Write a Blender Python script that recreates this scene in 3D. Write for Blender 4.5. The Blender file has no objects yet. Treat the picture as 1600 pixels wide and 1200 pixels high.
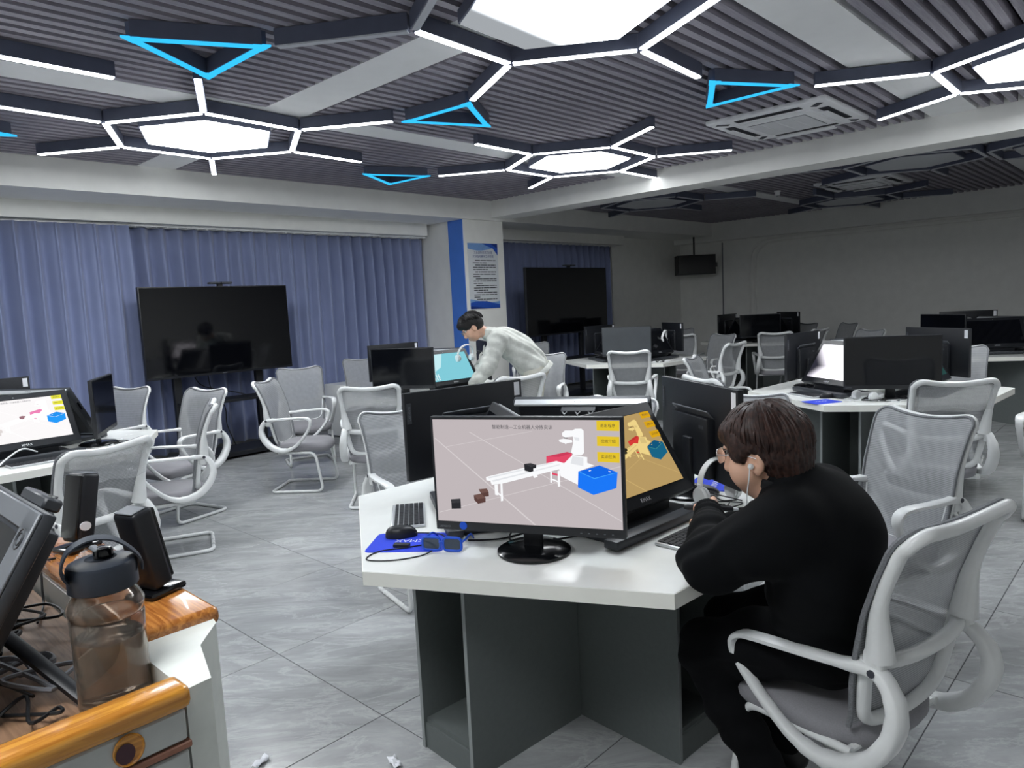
import bpy, bmesh, math, random
import numpy as np
from mathutils import Vector, Matrix, Euler

random.seed(11)
SC = bpy.context.scene
COL = SC.collection
rad = math.radians

# ------------------------------------------------------------------ camera, world, exposure
cam_data = bpy.data.cameras.new('camera')
cam = bpy.data.objects.new('camera', cam_data)
COL.objects.link(cam)
SC.camera = cam
cam_data.sensor_fit = 'HORIZONTAL'
cam_data.sensor_width = 36.0
cam_data.lens = 36.0 * 1121.1 / 1600.0
cam_data.clip_start = 0.05
cam_data.clip_end = 60
_yaw, _pit, _rol = 0.81101, -0.109935, -0.048847
_f = Vector((math.sin(_yaw) * math.cos(_pit), math.cos(_yaw) * math.cos(_pit), math.sin(_pit)))
_r = Vector((math.cos(_yaw), -math.sin(_yaw), 0))
_u = _r.cross(_f)
_r2 = _r * math.cos(_rol) + _u * math.sin(_rol)
_u2 = -_r * math.sin(_rol) + _u * math.cos(_rol)
cam.matrix_world = Matrix(((_r2.x, _u2.x, -_f.x, 0), (_r2.y, _u2.y, -_f.y, 0), (_r2.z, _u2.z, -_f.z, 1.54), (0, 0, 0, 1)))

world = bpy.data.worlds.new('world')
SC.world = world
world.use_nodes = True
world.node_tree.nodes['Background'].inputs[0].default_value = (0.5, 0.6, 0.8, 1)
world.node_tree.nodes['Background'].inputs[1].default_value = 0.12
SC.view_settings.view_transform = 'Standard'
SC.view_settings.look = 'None'
SC.view_settings.gamma = 1.0
SC.view_settings.use_curve_mapping = False
EXPO = 1.3
SC.view_settings.exposure = EXPO
PANEL_W = 9.0      # radiance of the lit hexagon panels
TUBE_W = 7.0       # radiance of the lit white tubes
BLUE_W = 0.5       # radiance of the blue triangles

# ------------------------------------------------------------------ materials
def lin(c):
    c = c / 255.0
    return c / 12.92 if c <= 0.04045 else ((c + 0.055) / 1.055) ** 2.4

def S(r, g, b):
    return (lin(r), lin(g), lin(b), 1.0)

class NT:
    def __init__(self, m):
        self.t = m.node_tree
        self.n = m.node_tree.nodes
        self.l = m.node_tree.links
    def add(self, typ, **kw):
        nd = self.n.new(typ)
        for k, v in kw.items():
            setattr(nd, k, v)
        return nd
    def link(self, a, b):
        self.l.new(a, b)

def mat(name, col, rough=0.5, metal=0.0, var=0.06, scale=40.0, bump=0.0, bscale=200.0, coat=0.0, trans=0.0, ior=1.45, spec=0.5, rvar=0.05, sheen=0.0, emit=None, estr=0.0):
    m = bpy.data.materials.new(name)
    m.use_nodes = True
    t = NT(m)
    p = t.n['Principled BSDF']
    tc = t.add('ShaderNodeTexCoord')
    nz = t.add('ShaderNodeTexNoise')
    nz.inputs['Scale'].default_value = scale
    nz.inputs['Detail'].default_value = 4
    t.link(tc.outputs['Object'], nz.inputs['Vector'])
    rp = t.add('ShaderNodeValToRGB')
    rp.color_ramp.elements[0].position = 0.3
    rp.color_ramp.elements[1].position = 0.7
    rp.color_ramp.elements[0].color = (*[max(0, c * (1 - var)) for c in col[:3]], 1)
    rp.color_ramp.elements[1].color = (*[min(1, c * (1 + var)) for c in col[:3]], 1)
    t.link(nz.outputs['Fac'], rp.inputs['Fac'])
    t.link(rp.outputs['Color'], p.inputs['Base Color'])
    mr = t.add('ShaderNodeMapRange')
    mr.inputs['To Min'].default_value = max(0.0, rough - rvar)
    mr.inputs['To Max'].default_value = min(1.0, rough + rvar)
    t.link(nz.outputs['Fac'], mr.inputs['Value'])
    t.link(mr.outputs['Result'], p.inputs['Roughness'])
    p.inputs['Metallic'].default_value = metal
    p.inputs['Specular IOR Level'].default_value = spec
    p.inputs['IOR'].default_value = ior
    p.inputs['Coat Weight'].default_value = coat
    p.inputs['Coat Roughness'].default_value = 0.08
    p.inputs['Transmission Weight'].default_value = trans
    if sheen:
        p.inputs['Sheen Weight'].default_value = sheen
    if bump:
        nb = t.add('ShaderNodeTexNoise')
        nb.inputs['Scale'].default_value = bscale
        nb.inputs['Detail'].default_value = 3
        t.link(tc.outputs['Object'], nb.inputs['Vector'])
        b = t.add('ShaderNodeBump')
        b.inputs['Strength'].default_value = bump
        b.inputs['Distance'].default_value = 0.002
        t.link(nb.outputs['Fac'], b.inputs['Height'])
        t.link(b.outputs['Normal'], p.inputs['Normal'])
    if emit:
        p.inputs['Emission Color'].default_value = emit
        p.inputs['Emission Strength'].default_value = estr
    return m

def emat(name, col, strength, var=0.02):
    """Light-giving surface, very slightly uneven like a diffuser."""
    m = bpy.data.materials.new(name)
    m.use_nodes = True
    t = NT(m)
    for nd in list(t.n):
        if nd.type == 'BSDF_PRINCIPLED':
            t.n.remove(nd)
    out = t.n['Material Output']
    e = t.add('ShaderNodeEmission')
    tc = t.add('ShaderNodeTexCoord')
    nz = t.add('ShaderNodeTexNoise')
    nz.inputs['Scale'].default_value = 6
    t.link(tc.outputs['Object'], nz.inputs['Vector'])
    rp = t.add('ShaderNodeValToRGB')
    rp.color_ramp.elements[0].color = (*[c * (1 - var) for c in col[:3]], 1)
    rp.color_ramp.elements[1].color = (*[min(1, c * (1 + var)) for c in col[:3]], 1)
    t.link(nz.outputs['Fac'], rp.inputs['Fac'])
    t.link(rp.outputs['Color'], e.inputs['Color'])
    e.inputs['Strength'].default_value = strength
    t.link(e.outputs['Emission'], out.inputs['Surface'])
    return m

M = {}
M['wall'] = mat('wall_paint', S(234, 234, 230), 0.65, var=0.03, scale=6, bump=0.08, bscale=300)
M['beam'] = mat('beam_paint', S(236, 236, 233), 0.6, var=0.03, scale=5)
M['ceil_dark'] = mat('ceiling_void', S(58, 58, 70), 0.9, var=0.1)
M['panel_white'] = mat('ceiling_board', S(236, 237, 238), 0.6, var=0.02, scale=8)
M['blue_paint'] = mat('blue_paint', S(82, 134, 226), 0.55, var=0.04, scale=5)
M['grout'] = mat('grout', S(70, 72, 75), 0.9)
M['white_plastic'] = mat('white_plastic', S(226, 228, 228), 0.32, var=0.02, scale=20, spec=0.5)
M['white_metal'] = mat('white_metal', S(224, 226, 226), 0.28, var=0.02, scale=20)
M['grey_fabric'] = mat('seat_fabric', S(138, 137, 142), 0.9, var=0.08, scale=260, bump=0.4, bscale=900, sheen=0.2)
M['grey_cord'] = mat('mesh_border_cord', S(120, 122, 126), 0.8, var=0.25, scale=260)
M['tabletop'] = mat('white_laminate', S(236, 238, 235), 0.25, var=0.015, scale=12)
M['table_edge'] = mat('cream_edge_band', S(238, 238, 231), 0.4, var=0.02, scale=12)
M['grey_board'] = mat('grey_board', S(98, 104, 103), 0.55, var=0.05, scale=60, bump=0.06, bscale=600)
M['grey_band'] = mat('light_edge_band', S(142, 147, 147), 0.5, var=0.03)
M['black_plastic'] = mat('black_plastic', S(26, 28, 33), 0.42, var=0.1, scale=80, bump=0.05, bscale=900)
M['black_gloss'] = mat('black_gloss', S(14, 15, 18), 0.16, var=0.1, scale=30, coat=0.2)
M['dark_grey'] = mat('dark_grey_plastic', S(58, 61, 66), 0.42, var=0.06, scale=60)
M['mid_grey'] = mat('grey_plastic', S(106, 110, 116), 0.4, var=0.05, scale=60)
M['vent_grey'] = mat('vent_grey', S(82, 85, 91), 0.5, var=0.05)
M['silver'] = mat('silver_trim', S(196, 199, 202), 0.3, metal=0.35, var=0.03)
M['screen_off'] = mat('dark_screen', S(10, 12, 17), 0.09, var=0.1, scale=20, spec=0.6)
M['tv_black'] = mat('television_glass', S(8, 9, 13), 0.06, var=0.1, scale=20, spec=0.6)
M['matte_screen'] = mat('matte_screen', S(16, 18, 24), 0.3, var=0.1, scale=20)
M['painted_reflection_screen'] = mat('screen_painted_reflection', S(70, 74, 78), 0.22, var=0.1, scale=4)  # dark screen with a pale reflection put into the base colour
M['label'] = mat('label_paper', S(232, 234, 240), 0.6, var=0.02)
M['ink'] = mat('ink', S(40, 42, 52), 0.7)
M['white_ink'] = mat('white_ink', S(230, 232, 235), 0.5)
M['key_black'] = mat('key_black', S(34, 36, 41), 0.5, var=0.1)
M['pad_blue'] = mat('mouse_pad_blue', S(36, 66, 214), 0.75, var=0.05, scale=150, bump=0.2, bscale=900)
M['plastic_blue'] = mat('blue_plastic', S(30, 84, 205), 0.3, var=0.05)
M['cable_black'] = mat('cable_black', S(20, 21, 24), 0.45, var=0.1)
M['cable_white'] = mat('cable_white', S(222, 224, 226), 0.4, var=0.03)
M['cable_grey'] = mat('cable_grey', S(120, 122, 128), 0.45, var=0.05)
M['housing'] = mat('dark_lamp_housing', S(82, 87, 106), 0.5, var=0.06, scale=15)
M['tube_on'] = emat('lit_tube', (0.93, 0.965, 1.0, 1), TUBE_W)
M['tube_off'] = mat('unlit_tube_diffuser', S(190, 193, 200), 0.4, var=0.02)
M['panel_on'] = emat('lit_panel', (0.94, 0.97, 1.0, 1), PANEL_W)
M['panel_off'] = mat('unlit_panel_diffuser', S(200, 203, 208), 0.35, var=0.02)
M['blue_on'] = emat('lit_blue_tube', (0.035, 0.50, 0.98, 1), BLUE_W)
M['skin'] = mat('skin', S(214, 170, 146), 0.5, var=0.06, scale=30, bump=0.1, bscale=500)
M['skin'].node_tree.nodes['Principled BSDF'].inputs['Subsurface Weight'].default_value = 0.12
M['skin'].node_tree.nodes['Principled BSDF'].inputs['Subsurface Radius'].default_value = (0.01, 0.004, 0.002)
M['black_cloth'] = mat('black_cotton', S(8, 10, 13), 0.9, var=0.15, scale=300, bump=0.35, bscale=700, spec=0.2, sheen=0.0)
M['black_rib'] = mat('black_rib_knit', S(9, 11, 15), 0.9, var=0.2, scale=300, bump=0.5, bscale=500)
M['trousers'] = mat('black_trousers', S(7, 8, 11), 0.9, spec=0.2, var=0.15, scale=200, bump=0.3, bscale=600)
M['shoe'] = mat('black_shoe', S(18, 18, 20), 0.5)
M['pale_trousers'] = mat('pale_trousers', S(206, 204, 192), 0.85, var=0.06, scale=30, bump=0.2, bscale=500)
M['lens'] = mat('spectacle_lens', (0.9, 0.93, 0.95, 1), 0.03, trans=1.0, var=0.0, ior=1.2)
M['dark_lens'] = mat('dark_lens', S(60, 70, 84), 0.06, var=0.05)
M['frame_silver'] = mat('spectacle_frame', S(170, 172, 176), 0.25, metal=0.8)
M['eye'] = mat('eye', S(235, 232, 228), 0.15)
M['iris'] = mat('iris', S(40, 28, 22), 0.15)
M['metal_grey'] = mat('podium_metal', S(188, 191, 188), 0.45, var=0.03, scale=40, bump=0.08, bscale=1200)
M['podium_white'] = mat('podium_white_metal', S(222, 226, 220), 0.4, var=0.03, scale=40, bump=0.05, bscale=900)
M['chrome'] = mat('chrome', S(215, 217, 220), 0.12, metal=1.0)
M['bottle'] = mat('smoked_bottle', (0.62, 0.56, 0.50, 1), 0.06, trans=0.92, var=0.04, ior=1.35)
M['clear_film'] = mat('clear_film', (0.95, 0.95, 0.96, 1), 0.08, var=0.0)
M['ac_white'] = mat('conditioner_white', S(232, 233, 236), 0.45, var=0.02)
M['ac_dark'] = mat('conditioner_slot', S(60, 62, 70), 0.6)
M['speaker_black'] = mat('loudspeaker_black', S(22, 24, 30), 0.5, var=0.1)

def mesh_cloth():
    """Chair netting: fine horizontal threads, light shows through between them."""
    m = bpy.data.materials.new('chair_netting')
    m.use_nodes = True
    t = NT(m)
    p = t.n['Principled BSDF']
    out = t.n['Material Output']
    tc = t.add('ShaderNodeTexCoord')
    sep = t.add('ShaderNodeSeparateXYZ')
    t.link(tc.outputs['Object'], sep.inputs[0])
    mul = t.add('ShaderNodeMath', operation='MULTIPLY')
    mul.inputs[1].default_value = 2 * math.pi / 0.0075
    t.link(sep.outputs['Z'], mul.inputs[0])
    sn = t.add('ShaderNodeMath', operation='SINE')
    t.link(mul.outputs[0], sn.inputs[0])
    mr = t.add('ShaderNodeMapRange')
    mr.inputs['From Min'].default_value = -1
    mr.inputs['From Max'].default_value = 1
    mr.inputs['To Min'].default_value = 0.60
    mr.inputs['To Max'].default_value = 0.97
    t.link(sn.outputs[0], mr.inputs['Value'])
    tr = t.add('ShaderNodeBsdfTransparent')
    mx = t.add('ShaderNodeMixShader')
    t.link(mr.outputs['Result'], mx.inputs[0])
    t.link(tr.outputs[0], mx.inputs[1])
    t.link(p.outputs[0], mx.inputs[2])
    t.link(mx.outputs[0], out.inputs['Surface'])
    nz = t.add('ShaderNodeTexNoise')
    nz.inputs['Scale'].default_value = 30
    rp = t.add('ShaderNodeValToRGB')
    rp.color_ramp.elements[0].color = S(146, 148, 151)
    rp.color_ramp.elements[1].color = S(166, 168, 171)
    t.link(tc.outputs['Object'], nz.inputs['Vector'])
    t.link(nz.outputs['Fac'], rp.inputs['Fac'])
    t.link(rp.outputs['Color'], p.inputs['Base Color'])
    p.inputs['Roughness'].default_value = 0.85
    return m
M['netting'] = mesh_cloth()

def film():
    m = bpy.data.materials.new('wrinkled_clear_film')
    m.use_nodes = True
    t = NT(m)
    out = t.n['Material Output']
    p = t.n['Principled BSDF']
    p.inputs['Base Color'].default_value = (0.8, 0.82, 0.85, 1)
    p.inputs['Roughness'].default_value = 0.08
    tc = t.add('ShaderNodeTexCoord')
    nz = t.add('ShaderNodeTexNoise')
    nz.inputs['Scale'].default_value = 22
    nz.inputs['Distortion'].default_value = 1.5
    t.link(tc.outputs['Object'], nz.inputs['Vector'])
    b = t.add('ShaderNodeBump')
    b.inputs['Strength'].default_value = 1.0
    b.inputs['Distance'].default_value = 0.02
    t.link(nz.outputs['Fac'], b.inputs['Height'])
    t.link(b.outputs['Normal'], p.inputs['Normal'])
    tr = t.add('ShaderNodeBsdfTransparent')
    mx = t.add('ShaderNodeMixShader')
    mx.inputs[0].default_value = 0.22
    t.link(tr.outputs[0], mx.inputs[1])
    t.link(p.outputs[0], mx.inputs[2])
    t.link(mx.outputs[0], out.inputs['Surface'])
    return m
M['film'] = film()

def wood(name, c1, c2, rough=0.25, axis=(1, 14, 14), coat=0.5):
    m = bpy.data.materials.new(name)
    m.use_nodes = True
    t = NT(m)
    p = t.n['Principled BSDF']
    tc = t.add('ShaderNodeTexCoord')
    mp = t.add('ShaderNodeMapping')
    mp.inputs['Scale'].default_value = axis
    t.link(tc.outputs['Object'], mp.inputs['Vector'])
    nz = t.add('ShaderNodeTexNoise')
    nz.inputs['Scale'].default_value = 6
    nz.inputs['Detail'].default_value = 6
    nz.inputs['Distortion'].default_value = 1.2
    t.link(mp.outputs[0], nz.inputs['Vector'])
    rp = t.add('ShaderNodeValToRGB')
    rp.color_ramp.elements[0].position = 0.35
    rp.color_ramp.elements[1].position = 0.68
    rp.color_ramp.elements[0].color = c1
    rp.color_ramp.elements[1].color = c2
    t.link(nz.outputs['Fac'], rp.inputs['Fac'])
    t.link(rp.outputs['Color'], p.inputs['Base Color'])
    p.inputs['Roughness'].default_value = rough
    p.inputs['Coat Weight'].default_value = coat
    p.inputs['Coat Roughness'].default_value = 0.06
    return m
M['wood_x'] = wood('varnished_wood_rail', S(176, 112, 40), S(222, 158, 62), axis=(1, 16, 16))
M['wood_y'] = wood('varnished_wood_ledge', S(150, 88, 38), S(204, 136, 66), axis=(16, 1, 16))
M['wood_desk'] = wood('brown_wood_desktop', S(122, 92, 70), S(160, 126, 98), rough=0.5, axis=(14, 1, 14), coat=0.0)
M['slat'] = wood('ceiling_slat_wood', S(140, 137, 148), S(162, 158, 168), rough=0.6, axis=(0.6, 12, 12), coat=0.0)

def marble():
    m = bpy.data.materials.new('grey_marble_tile')
    m.use_nodes = True
    t = NT(m)
    p = t.n['Principled BSDF']
    geo = t.add('ShaderNodeNewGeometry')
    info = t.add('ShaderNodeObjectInfo')
    off = t.add('ShaderNodeVectorMath', operation='SCALE')
    comb = t.add('ShaderNodeCombineXYZ')
    comb.inputs[0].default_value = 37; comb.inputs[1].default_value = 19; comb.inputs[2].default_value = 11
    t.link(comb.outputs[0], off.inputs[0])
    t.link(info.outputs['Random'], off.inputs['Scale'])
    add = t.add('ShaderNodeVectorMath', operation='ADD')
    t.link(geo.outputs['Position'], add.inputs[0])
    t.link(off.outputs[0], add.inputs[1])
    mp = t.add('ShaderNodeMapping')
    mp.inputs['Scale'].default_value = (0.8, 2.6, 1)
    m0 = t.add('ShaderNodeMapping')
    m0.inputs['Rotation'].default_value = (0, 0, rad(45))
    t.link(add.outputs[0], m0.inputs['Vector'])
    t.link(m0.outputs[0], mp.inputs['Vector'])
    n1 = t.add('ShaderNodeTexNoise')
    n1.inputs['Scale'].default_value = 2.6; n1.inputs['Detail'].default_value = 9; n1.inputs['Roughness'].default_value = 0.7; n1.inputs['Distortion'].default_value = 0.6
    t.link(mp.outputs[0], n1.inputs['Vector'])
    r1 = t.add('ShaderNodeValToRGB')
    r1.color_ramp.elements[0].position = 0.28; r1.color_ramp.elements[0].color = S(139, 141, 143)
    r1.color_ramp.elements[1].position = 0.74; r1.color_ramp.elements[1].color = S(180, 182, 183)
    t.link(n1.outputs['Fac'], r1.inputs['Fac'])
    n2 = t.add('ShaderNodeTexNoise')
    n2.inputs['Scale'].default_value = 1.7; n2.inputs['Detail'].default_value = 12; n2.inputs['Roughness'].default_value = 0.68; n2.inputs['Distortion'].default_value = 0.7
    t.link(mp.outputs[0], n2.inputs['Vector'])
    r2 = t.add('ShaderNodeValToRGB')
    e = r2.color_ramp.elements
    e[0].position = 0.47; e[0].color = (0, 0, 0, 1)
    e[1].position = 0.53; e[1].color = (0, 0, 0, 1)
    v = e.new(0.5); v.color = (1, 1, 1, 1)
    t.link(n2.outputs['Fac'], r2.inputs['Fac'])
    mx = t.add('ShaderNodeMix', data_type='RGBA')
    mu = t.add('ShaderNodeMath', operation='MULTIPLY'); mu.inputs[1].default_value = 0.22
    t.link(r2.outputs['Color'], mu.inputs[0])
    t.link(mu.outputs[0], mx.inputs['Factor'])
    t.link(r1.outputs['Color'], mx.inputs['A'])
    mx.inputs['B'].default_value = S(218, 220, 220)
    t.link(mx.outputs['Result'], p.inputs['Base Color'])
    p.inputs['Roughness'].default_value = 0.17
    p.inputs['Specular IOR Level'].default_value = 0.5
    return m
M['tile'] = marble()

def curtain_mat(name, c):
    m = mat(name, c, 0.75, var=0.05, scale=3, bump=0.25, bscale=500, sheen=0.25)
    return m
M['curtain'] = curtain_mat('blue_grey_curtain', S(132, 142, 177))
M['jacket'] = mat('pale_tie_dye_denim', S(206, 208, 202), 0.9, var=0.13, scale=14, bump=0.5, bscale=400)
_rp = [n for n in M['jacket'].node_tree.nodes if n.type == 'VALTORGB'][0]
_rp.color_ramp.elements[0].position = 0.38; _rp.color_ramp.elements[1].position = 0.62

def hair_mat(name, c1, c2):
    m = bpy.data.materials.new(name)
    m.use_nodes = True
    t = NT(m)
    p = t.n['Principled BSDF']
    tc = t.add('ShaderNodeTexCoord')
    nz = t.add('ShaderNodeTexNoise')
    nz.inputs['Scale'].default_value = 90
    t.link(tc.outputs['Object'], nz.inputs['Vector'])
    rp = t.add('ShaderNodeValToRGB')
    rp.color_ramp.elements[0].position = 0.35; rp.color_ramp.elements[0].color = c1
    rp.color_ramp.elements[1].position = 0.7; rp.color_ramp.elements[1].color = c2
    t.link(nz.outputs['Fac'], rp.inputs['Fac'])
    t.link(rp.outputs['Color'], p.inputs['Base Color'])
    p.inputs['Roughness'].default_value = 0.5
    p.inputs['Specular IOR Level'].default_value = 0.35
    return m
M['hair_brown'] = hair_mat('dark_brown_hair', S(34, 22, 20), S(66, 44, 38))
M['hair_black'] = hair_mat('black_hair', S(18, 17, 18), S(36, 33, 33))

def E_(name, c, k=1.0):
    """Colour shown on a lit screen."""
    return emat(name, c, k / 2 ** EXPO, 0.01)

# ------------------------------------------------------------------ mesh helpers
class MB:
    def __init__(self):
        self.v = []; self.f = []; self.mi = []
    def add(self, vs, fs, m=0):
        o = len(self.v)
        self.v.extend([tuple(x) for x in vs])
        self.f.extend([tuple(i + o for i in f) for f in fs])
        self.mi.extend([m] * len(fs))
        return self
    def xadd(self, vs, fs, mtx, m=0):
        return self.add([mtx @ Vector(v) for v in vs], fs, m)
    def box(self, c, s, m=0, mtx=None):
        x, y, z = [k / 2 for k in s]
        vs = [(c[0] + i * x, c[1] + j * y, c[2] + k * z) for i in (-1, 1) for j in (-1, 1) for k in (-1, 1)]
        if mtx: vs = [mtx @ Vector(v) for v in vs]
        return self.add(vs, [(0, 1, 3, 2), (4, 6, 7, 5), (0, 4, 5, 1), (2, 3, 7, 6), (0, 2, 6, 4), (1, 5, 7, 3)], m)
    def rbox(self, c, s, r, seg=2, m=0, mtx=None):
        bm = bmesh.new()
        bmesh.ops.create_cube(bm, size=1.0)
        for v in bm.verts:
            v.co = Vector((v.co.x * s[0], v.co.y * s[1], v.co.z * s[2]))
        bmesh.ops.bevel(bm, geom=list(bm.edges), offset=r, segments=seg, profile=0.5, affect='EDGES')
        bm.verts.index_update()
        T = (mtx or Matrix.Identity(4)) @ Matrix.Translation(c)
        vs = [T @ v.co for v in bm.verts]
        fs = [[v.index for v in f.verts] for f in bm.faces]
        bm.free()
        return self.add(vs, fs, m)
    def prism(self, poly, z0, z1, m=0, mtx=None):
        n = len(poly)
        vs = [(p[0], p[1], z0) for p in poly] + [(p[0], p[1], z1) for p in poly]
        fs = [tuple(range(n - 1, -1, -1)), tuple(range(n, 2 * n))] + [(i, (i + 1) % n, n + (i + 1) % n, n + i) for i in range(n)]
        if mtx: vs = [mtx @ Vector(v) for v in vs]
        return self.add(vs, fs, m)
    def lathe(self, prof, n=24, m=0, mtx=None):
        vs = []; fs = []
        for r, z in prof:
            for i in range(n):
                a = 2 * math.pi * i / n
                vs.append((r * math.cos(a), r * math.sin(a), z))
        for k in range(len(prof) - 1):
            for i in range(n):
                j = (i + 1) % n
                fs.append((k * n + i, k * n + j, (k + 1) * n + j, (k + 1) * n + i))
        fs.append(tuple(range(n - 1, -1, -1)))
        fs.append(tuple((len(prof) - 1) * n + i for i in range(n)))
        if mtx: vs = [mtx @ Vector(v) for v in vs]
        return self.add(vs, fs, m)
    def tube(self, pts, r, n=8, closed=False, m=0, axis=None, t=None):
        """Sweep. r: radius or list. With axis (fixed lateral direction) and t: flat band of half-width r along axis and half-thickness t."""
        P = [Vector(p) for p in pts]
        N = len(P)
        rr = r if isinstance(r, (list, tuple)) else [r] * N
        tt = t if isinstance(t, (list, tuple)) else [t] * N
        vs = []; fs = []
        prev = None
        for i in range(N):
            if closed:
                d = P[(i + 1) % N] - P[i - 1]
            else:
                d = P[min(i + 1, N - 1)] - P[max(i - 1, 0)]
            d.normalize()
            if axis is not None:
                a = Vector(axis); a = (a - d * a.dot(d)).normalized()
                b = d.cross(a)
            else:
                if prev is None:
                    a = Vector((0, 0, 1)) if abs(d.z) < 0.9 else Vector((1, 0, 0))
                else:
                    a = prev
                a = (a - d * a.dot(d)).normalized()
                b = d.cross(a)
                prev = a
            for k in range(n):
                an = 2 * math.pi * (k + 0.5) / n
                c, s = math.cos(an), math.sin(an)
                if axis is not None and tt[i] is not None:
                    c = math.copysign(abs(c) ** 0.55, c); s = math.copysign(abs(s) ** 0.55, s)
                    vs.append(P[i] + a * c * rr[i] + b * s * tt[i])
                else:
                    vs.append(P[i] + a * c * rr[i] + b * s * rr[i])
        L = N if closed else N - 1
        for i in range(L):
            i2 = (i + 1) % N
            for k in range(n):
                k2 = (k + 1) % n
                fs.append((i * n + k, i * n + k2, i2 * n + k2, i2 * n + k))
        if not closed:
            fs.append(tuple(range(n - 1, -1, -1)))
            fs.append(tuple((N - 1) * n + k for k in range(n)))
        return self.add(vs, fs, m)
    def grid(self, fn, nu, nv, m=0, wrapu=False):
        vs = [fn(i / (nu if wrapu else nu - 1), j / (nv - 1)) for j in range(nv) for i in range(nu)]
        fs = []
        for j in range(nv - 1):
            for i in range(nu if wrapu else nu - 1):
                i2 = (i + 1) % nu
                fs.append((j * nu + i, j * nu + i2, (j + 1) * nu + i2, (j + 1) * nu + i))
        return self.add(vs, fs, m)
    def mesh(self, name, mats, smooth=True, angle=40):
        me = bpy.data.meshes.new(name)
        me.from_pydata([tuple(v) for v in self.v], [], self.f)
        for mm in (mats if isinstance(mats, (list, tuple)) else [mats]):
            me.materials.append(mm)
        me.polygons.foreach_set('material_index', self.mi)
        bm = bmesh.new(); bm.from_mesh(me)
        bmesh.ops.recalc_face_normals(bm, faces=bm.faces)
        bm.to_mesh(me); bm.free()
        if smooth:
            me.shade_smooth()
            me.set_sharp_from_angle(angle=rad(angle))
        me.update()
        return me

def obj(name, mb, mats, parent=None, smooth=True, angle=40, loc=None, rotz=0):
    me = mb.mesh(name, mats, smooth, angle) if isinstance(mb, MB) else mb
    o = bpy.data.objects.new(name, me)
    COL.objects.link(o)
    if parent is not None: o.parent = parent
    if loc is not None: o.location = loc
    if rotz: o.rotation_euler = (0, 0, rotz)
    return o

def tag(o, label=None, cat=None, group=None, kind=None):
    if label: o['label'] = label
    if cat: o['category'] = cat
    if group: o['group'] = group
    if kind: o['kind'] = kind
    return o

def thing(name, label, cat, loc=(0, 0, 0), rotz=0.0, group=None):
    o = bpy.data.objects.new(name, None)
    o.empty_display_size = 0.1
    COL.objects.link(o)
    o.location = loc
    o.rotation_euler = (0, 0, rotz)
    return tag(o, label, cat, group)

def kids(o):
    return [c for c in bpy.data.objects if c.parent == o]

_kidcache = {}
def dup(root, loc, rotz, label=None, group=None, skip=()):
    if root.name not in _kidcache:
        _kidcache[root.name] = [(c, [g for g in kids(c)]) for c in kids(root)]
    r = root.copy(); COL.objects.link(r)
    r.location = loc; r.rotation_euler = (0, 0, rotz)
    if label: r['label'] = label
    if group: r['group'] = group
    for c, gs in _kidcache[root.name]:
        if c.name.split('.')[0] in skip: continue
        d = c.copy(); COL.objects.link(d); d.parent = r
        for g in gs:
            e = g.copy(); COL.objects.link(e); e.parent = d
    return r

def child(o, stem):
    for c in bpy.data.objects:
        if c.parent == o and c.name.split('.')[0] == stem:
            return c

def struct(name, mb, mats, parent=None, smooth=False):
    o = obj(name, mb, mats, parent, smooth)
    if parent is None: o['kind'] = 'structure'
    return o

def text(name, body, size, m, parent, mtx, align='CENTER', extrude=0.0004):
    cu = bpy.data.curves.new(name, 'FONT')
    cu.body = body
    cu.size = size
    cu.align_x = align
    cu.align_y = 'CENTER'
    cu.extrude = extrude
    cu.materials.append(m)
    o = bpy.data.objects.new(name, cu)
    COL.objects.link(o)
    if parent is not None: o.parent = parent
    o.matrix_local = mtx
    return o

def basis(o, x, y, z=None):
    """4x4 with given x and y axes (world or local), z = x cross y."""
    x = Vector(x).normalized(); y = Vector(y).normalized()
    z = x.cross(y)
    m = Matrix((x, y, z)).transposed().to_4x4()
    m.translation = Vector(o)
    return m

def smooth_path(pts, n=6, closed=False):
    P = [Vector(p) for p in pts]
    N = len(P); out = []
    rng = N if closed else N - 1
    for i in range(rng):
        if closed:
            p0, p1, p2, p3 = P[i - 1], P[i], P[(i + 1) % N], P[(i + 2) % N]
        else:
            p0, p1, p2, p3 = P[max(i - 1, 0)], P[i], P[i + 1], P[min(i + 2, N - 1)]
        for k in range(n):
            t = k / n
            out.append(0.5 * ((2 * p1) + (-p0 + p2) * t + (2 * p0 - 5 * p1 + 4 * p2 - p3) * t * t + (-p0 + 3 * p1 - 3 * p2 + p3) * t ** 3))
    if not closed: out.append(P[-1])
    return out

def fillet(pts, r, n=5, closed=False):
    """Polyline with rounded corners."""
    P = [Vector(p) for p in pts]; N = len(P); out = []
    for i in range(N):
        if not closed and i in (0, N - 1):
            out.append(P[i]); continue
        a = P[i - 1]; b = P[i]; c = P[(i + 1) % N]
        rr = min(r, (a - b).length * 0.48, (c - b).length * 0.48)
        p = b + (a - b).normalized() * rr; q = b + (c - b).normalized() * rr
        for k in range(n + 1):
            t = k / n
            out.append(p * (1 - t) ** 2 + b * 2 * t * (1 - t) + q * t * t)
    return out
# ================================================================== the setting
CAMP = Vector((0, 0, 1.54))
def project(p):
    q = cam.matrix_world.inverted() @ Vector(p)
    if q.z > -0.05: return None
    return 800 + 1121.1 * q.x / -q.z, 600 - 1121.1 * q.y / -q.z

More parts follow.
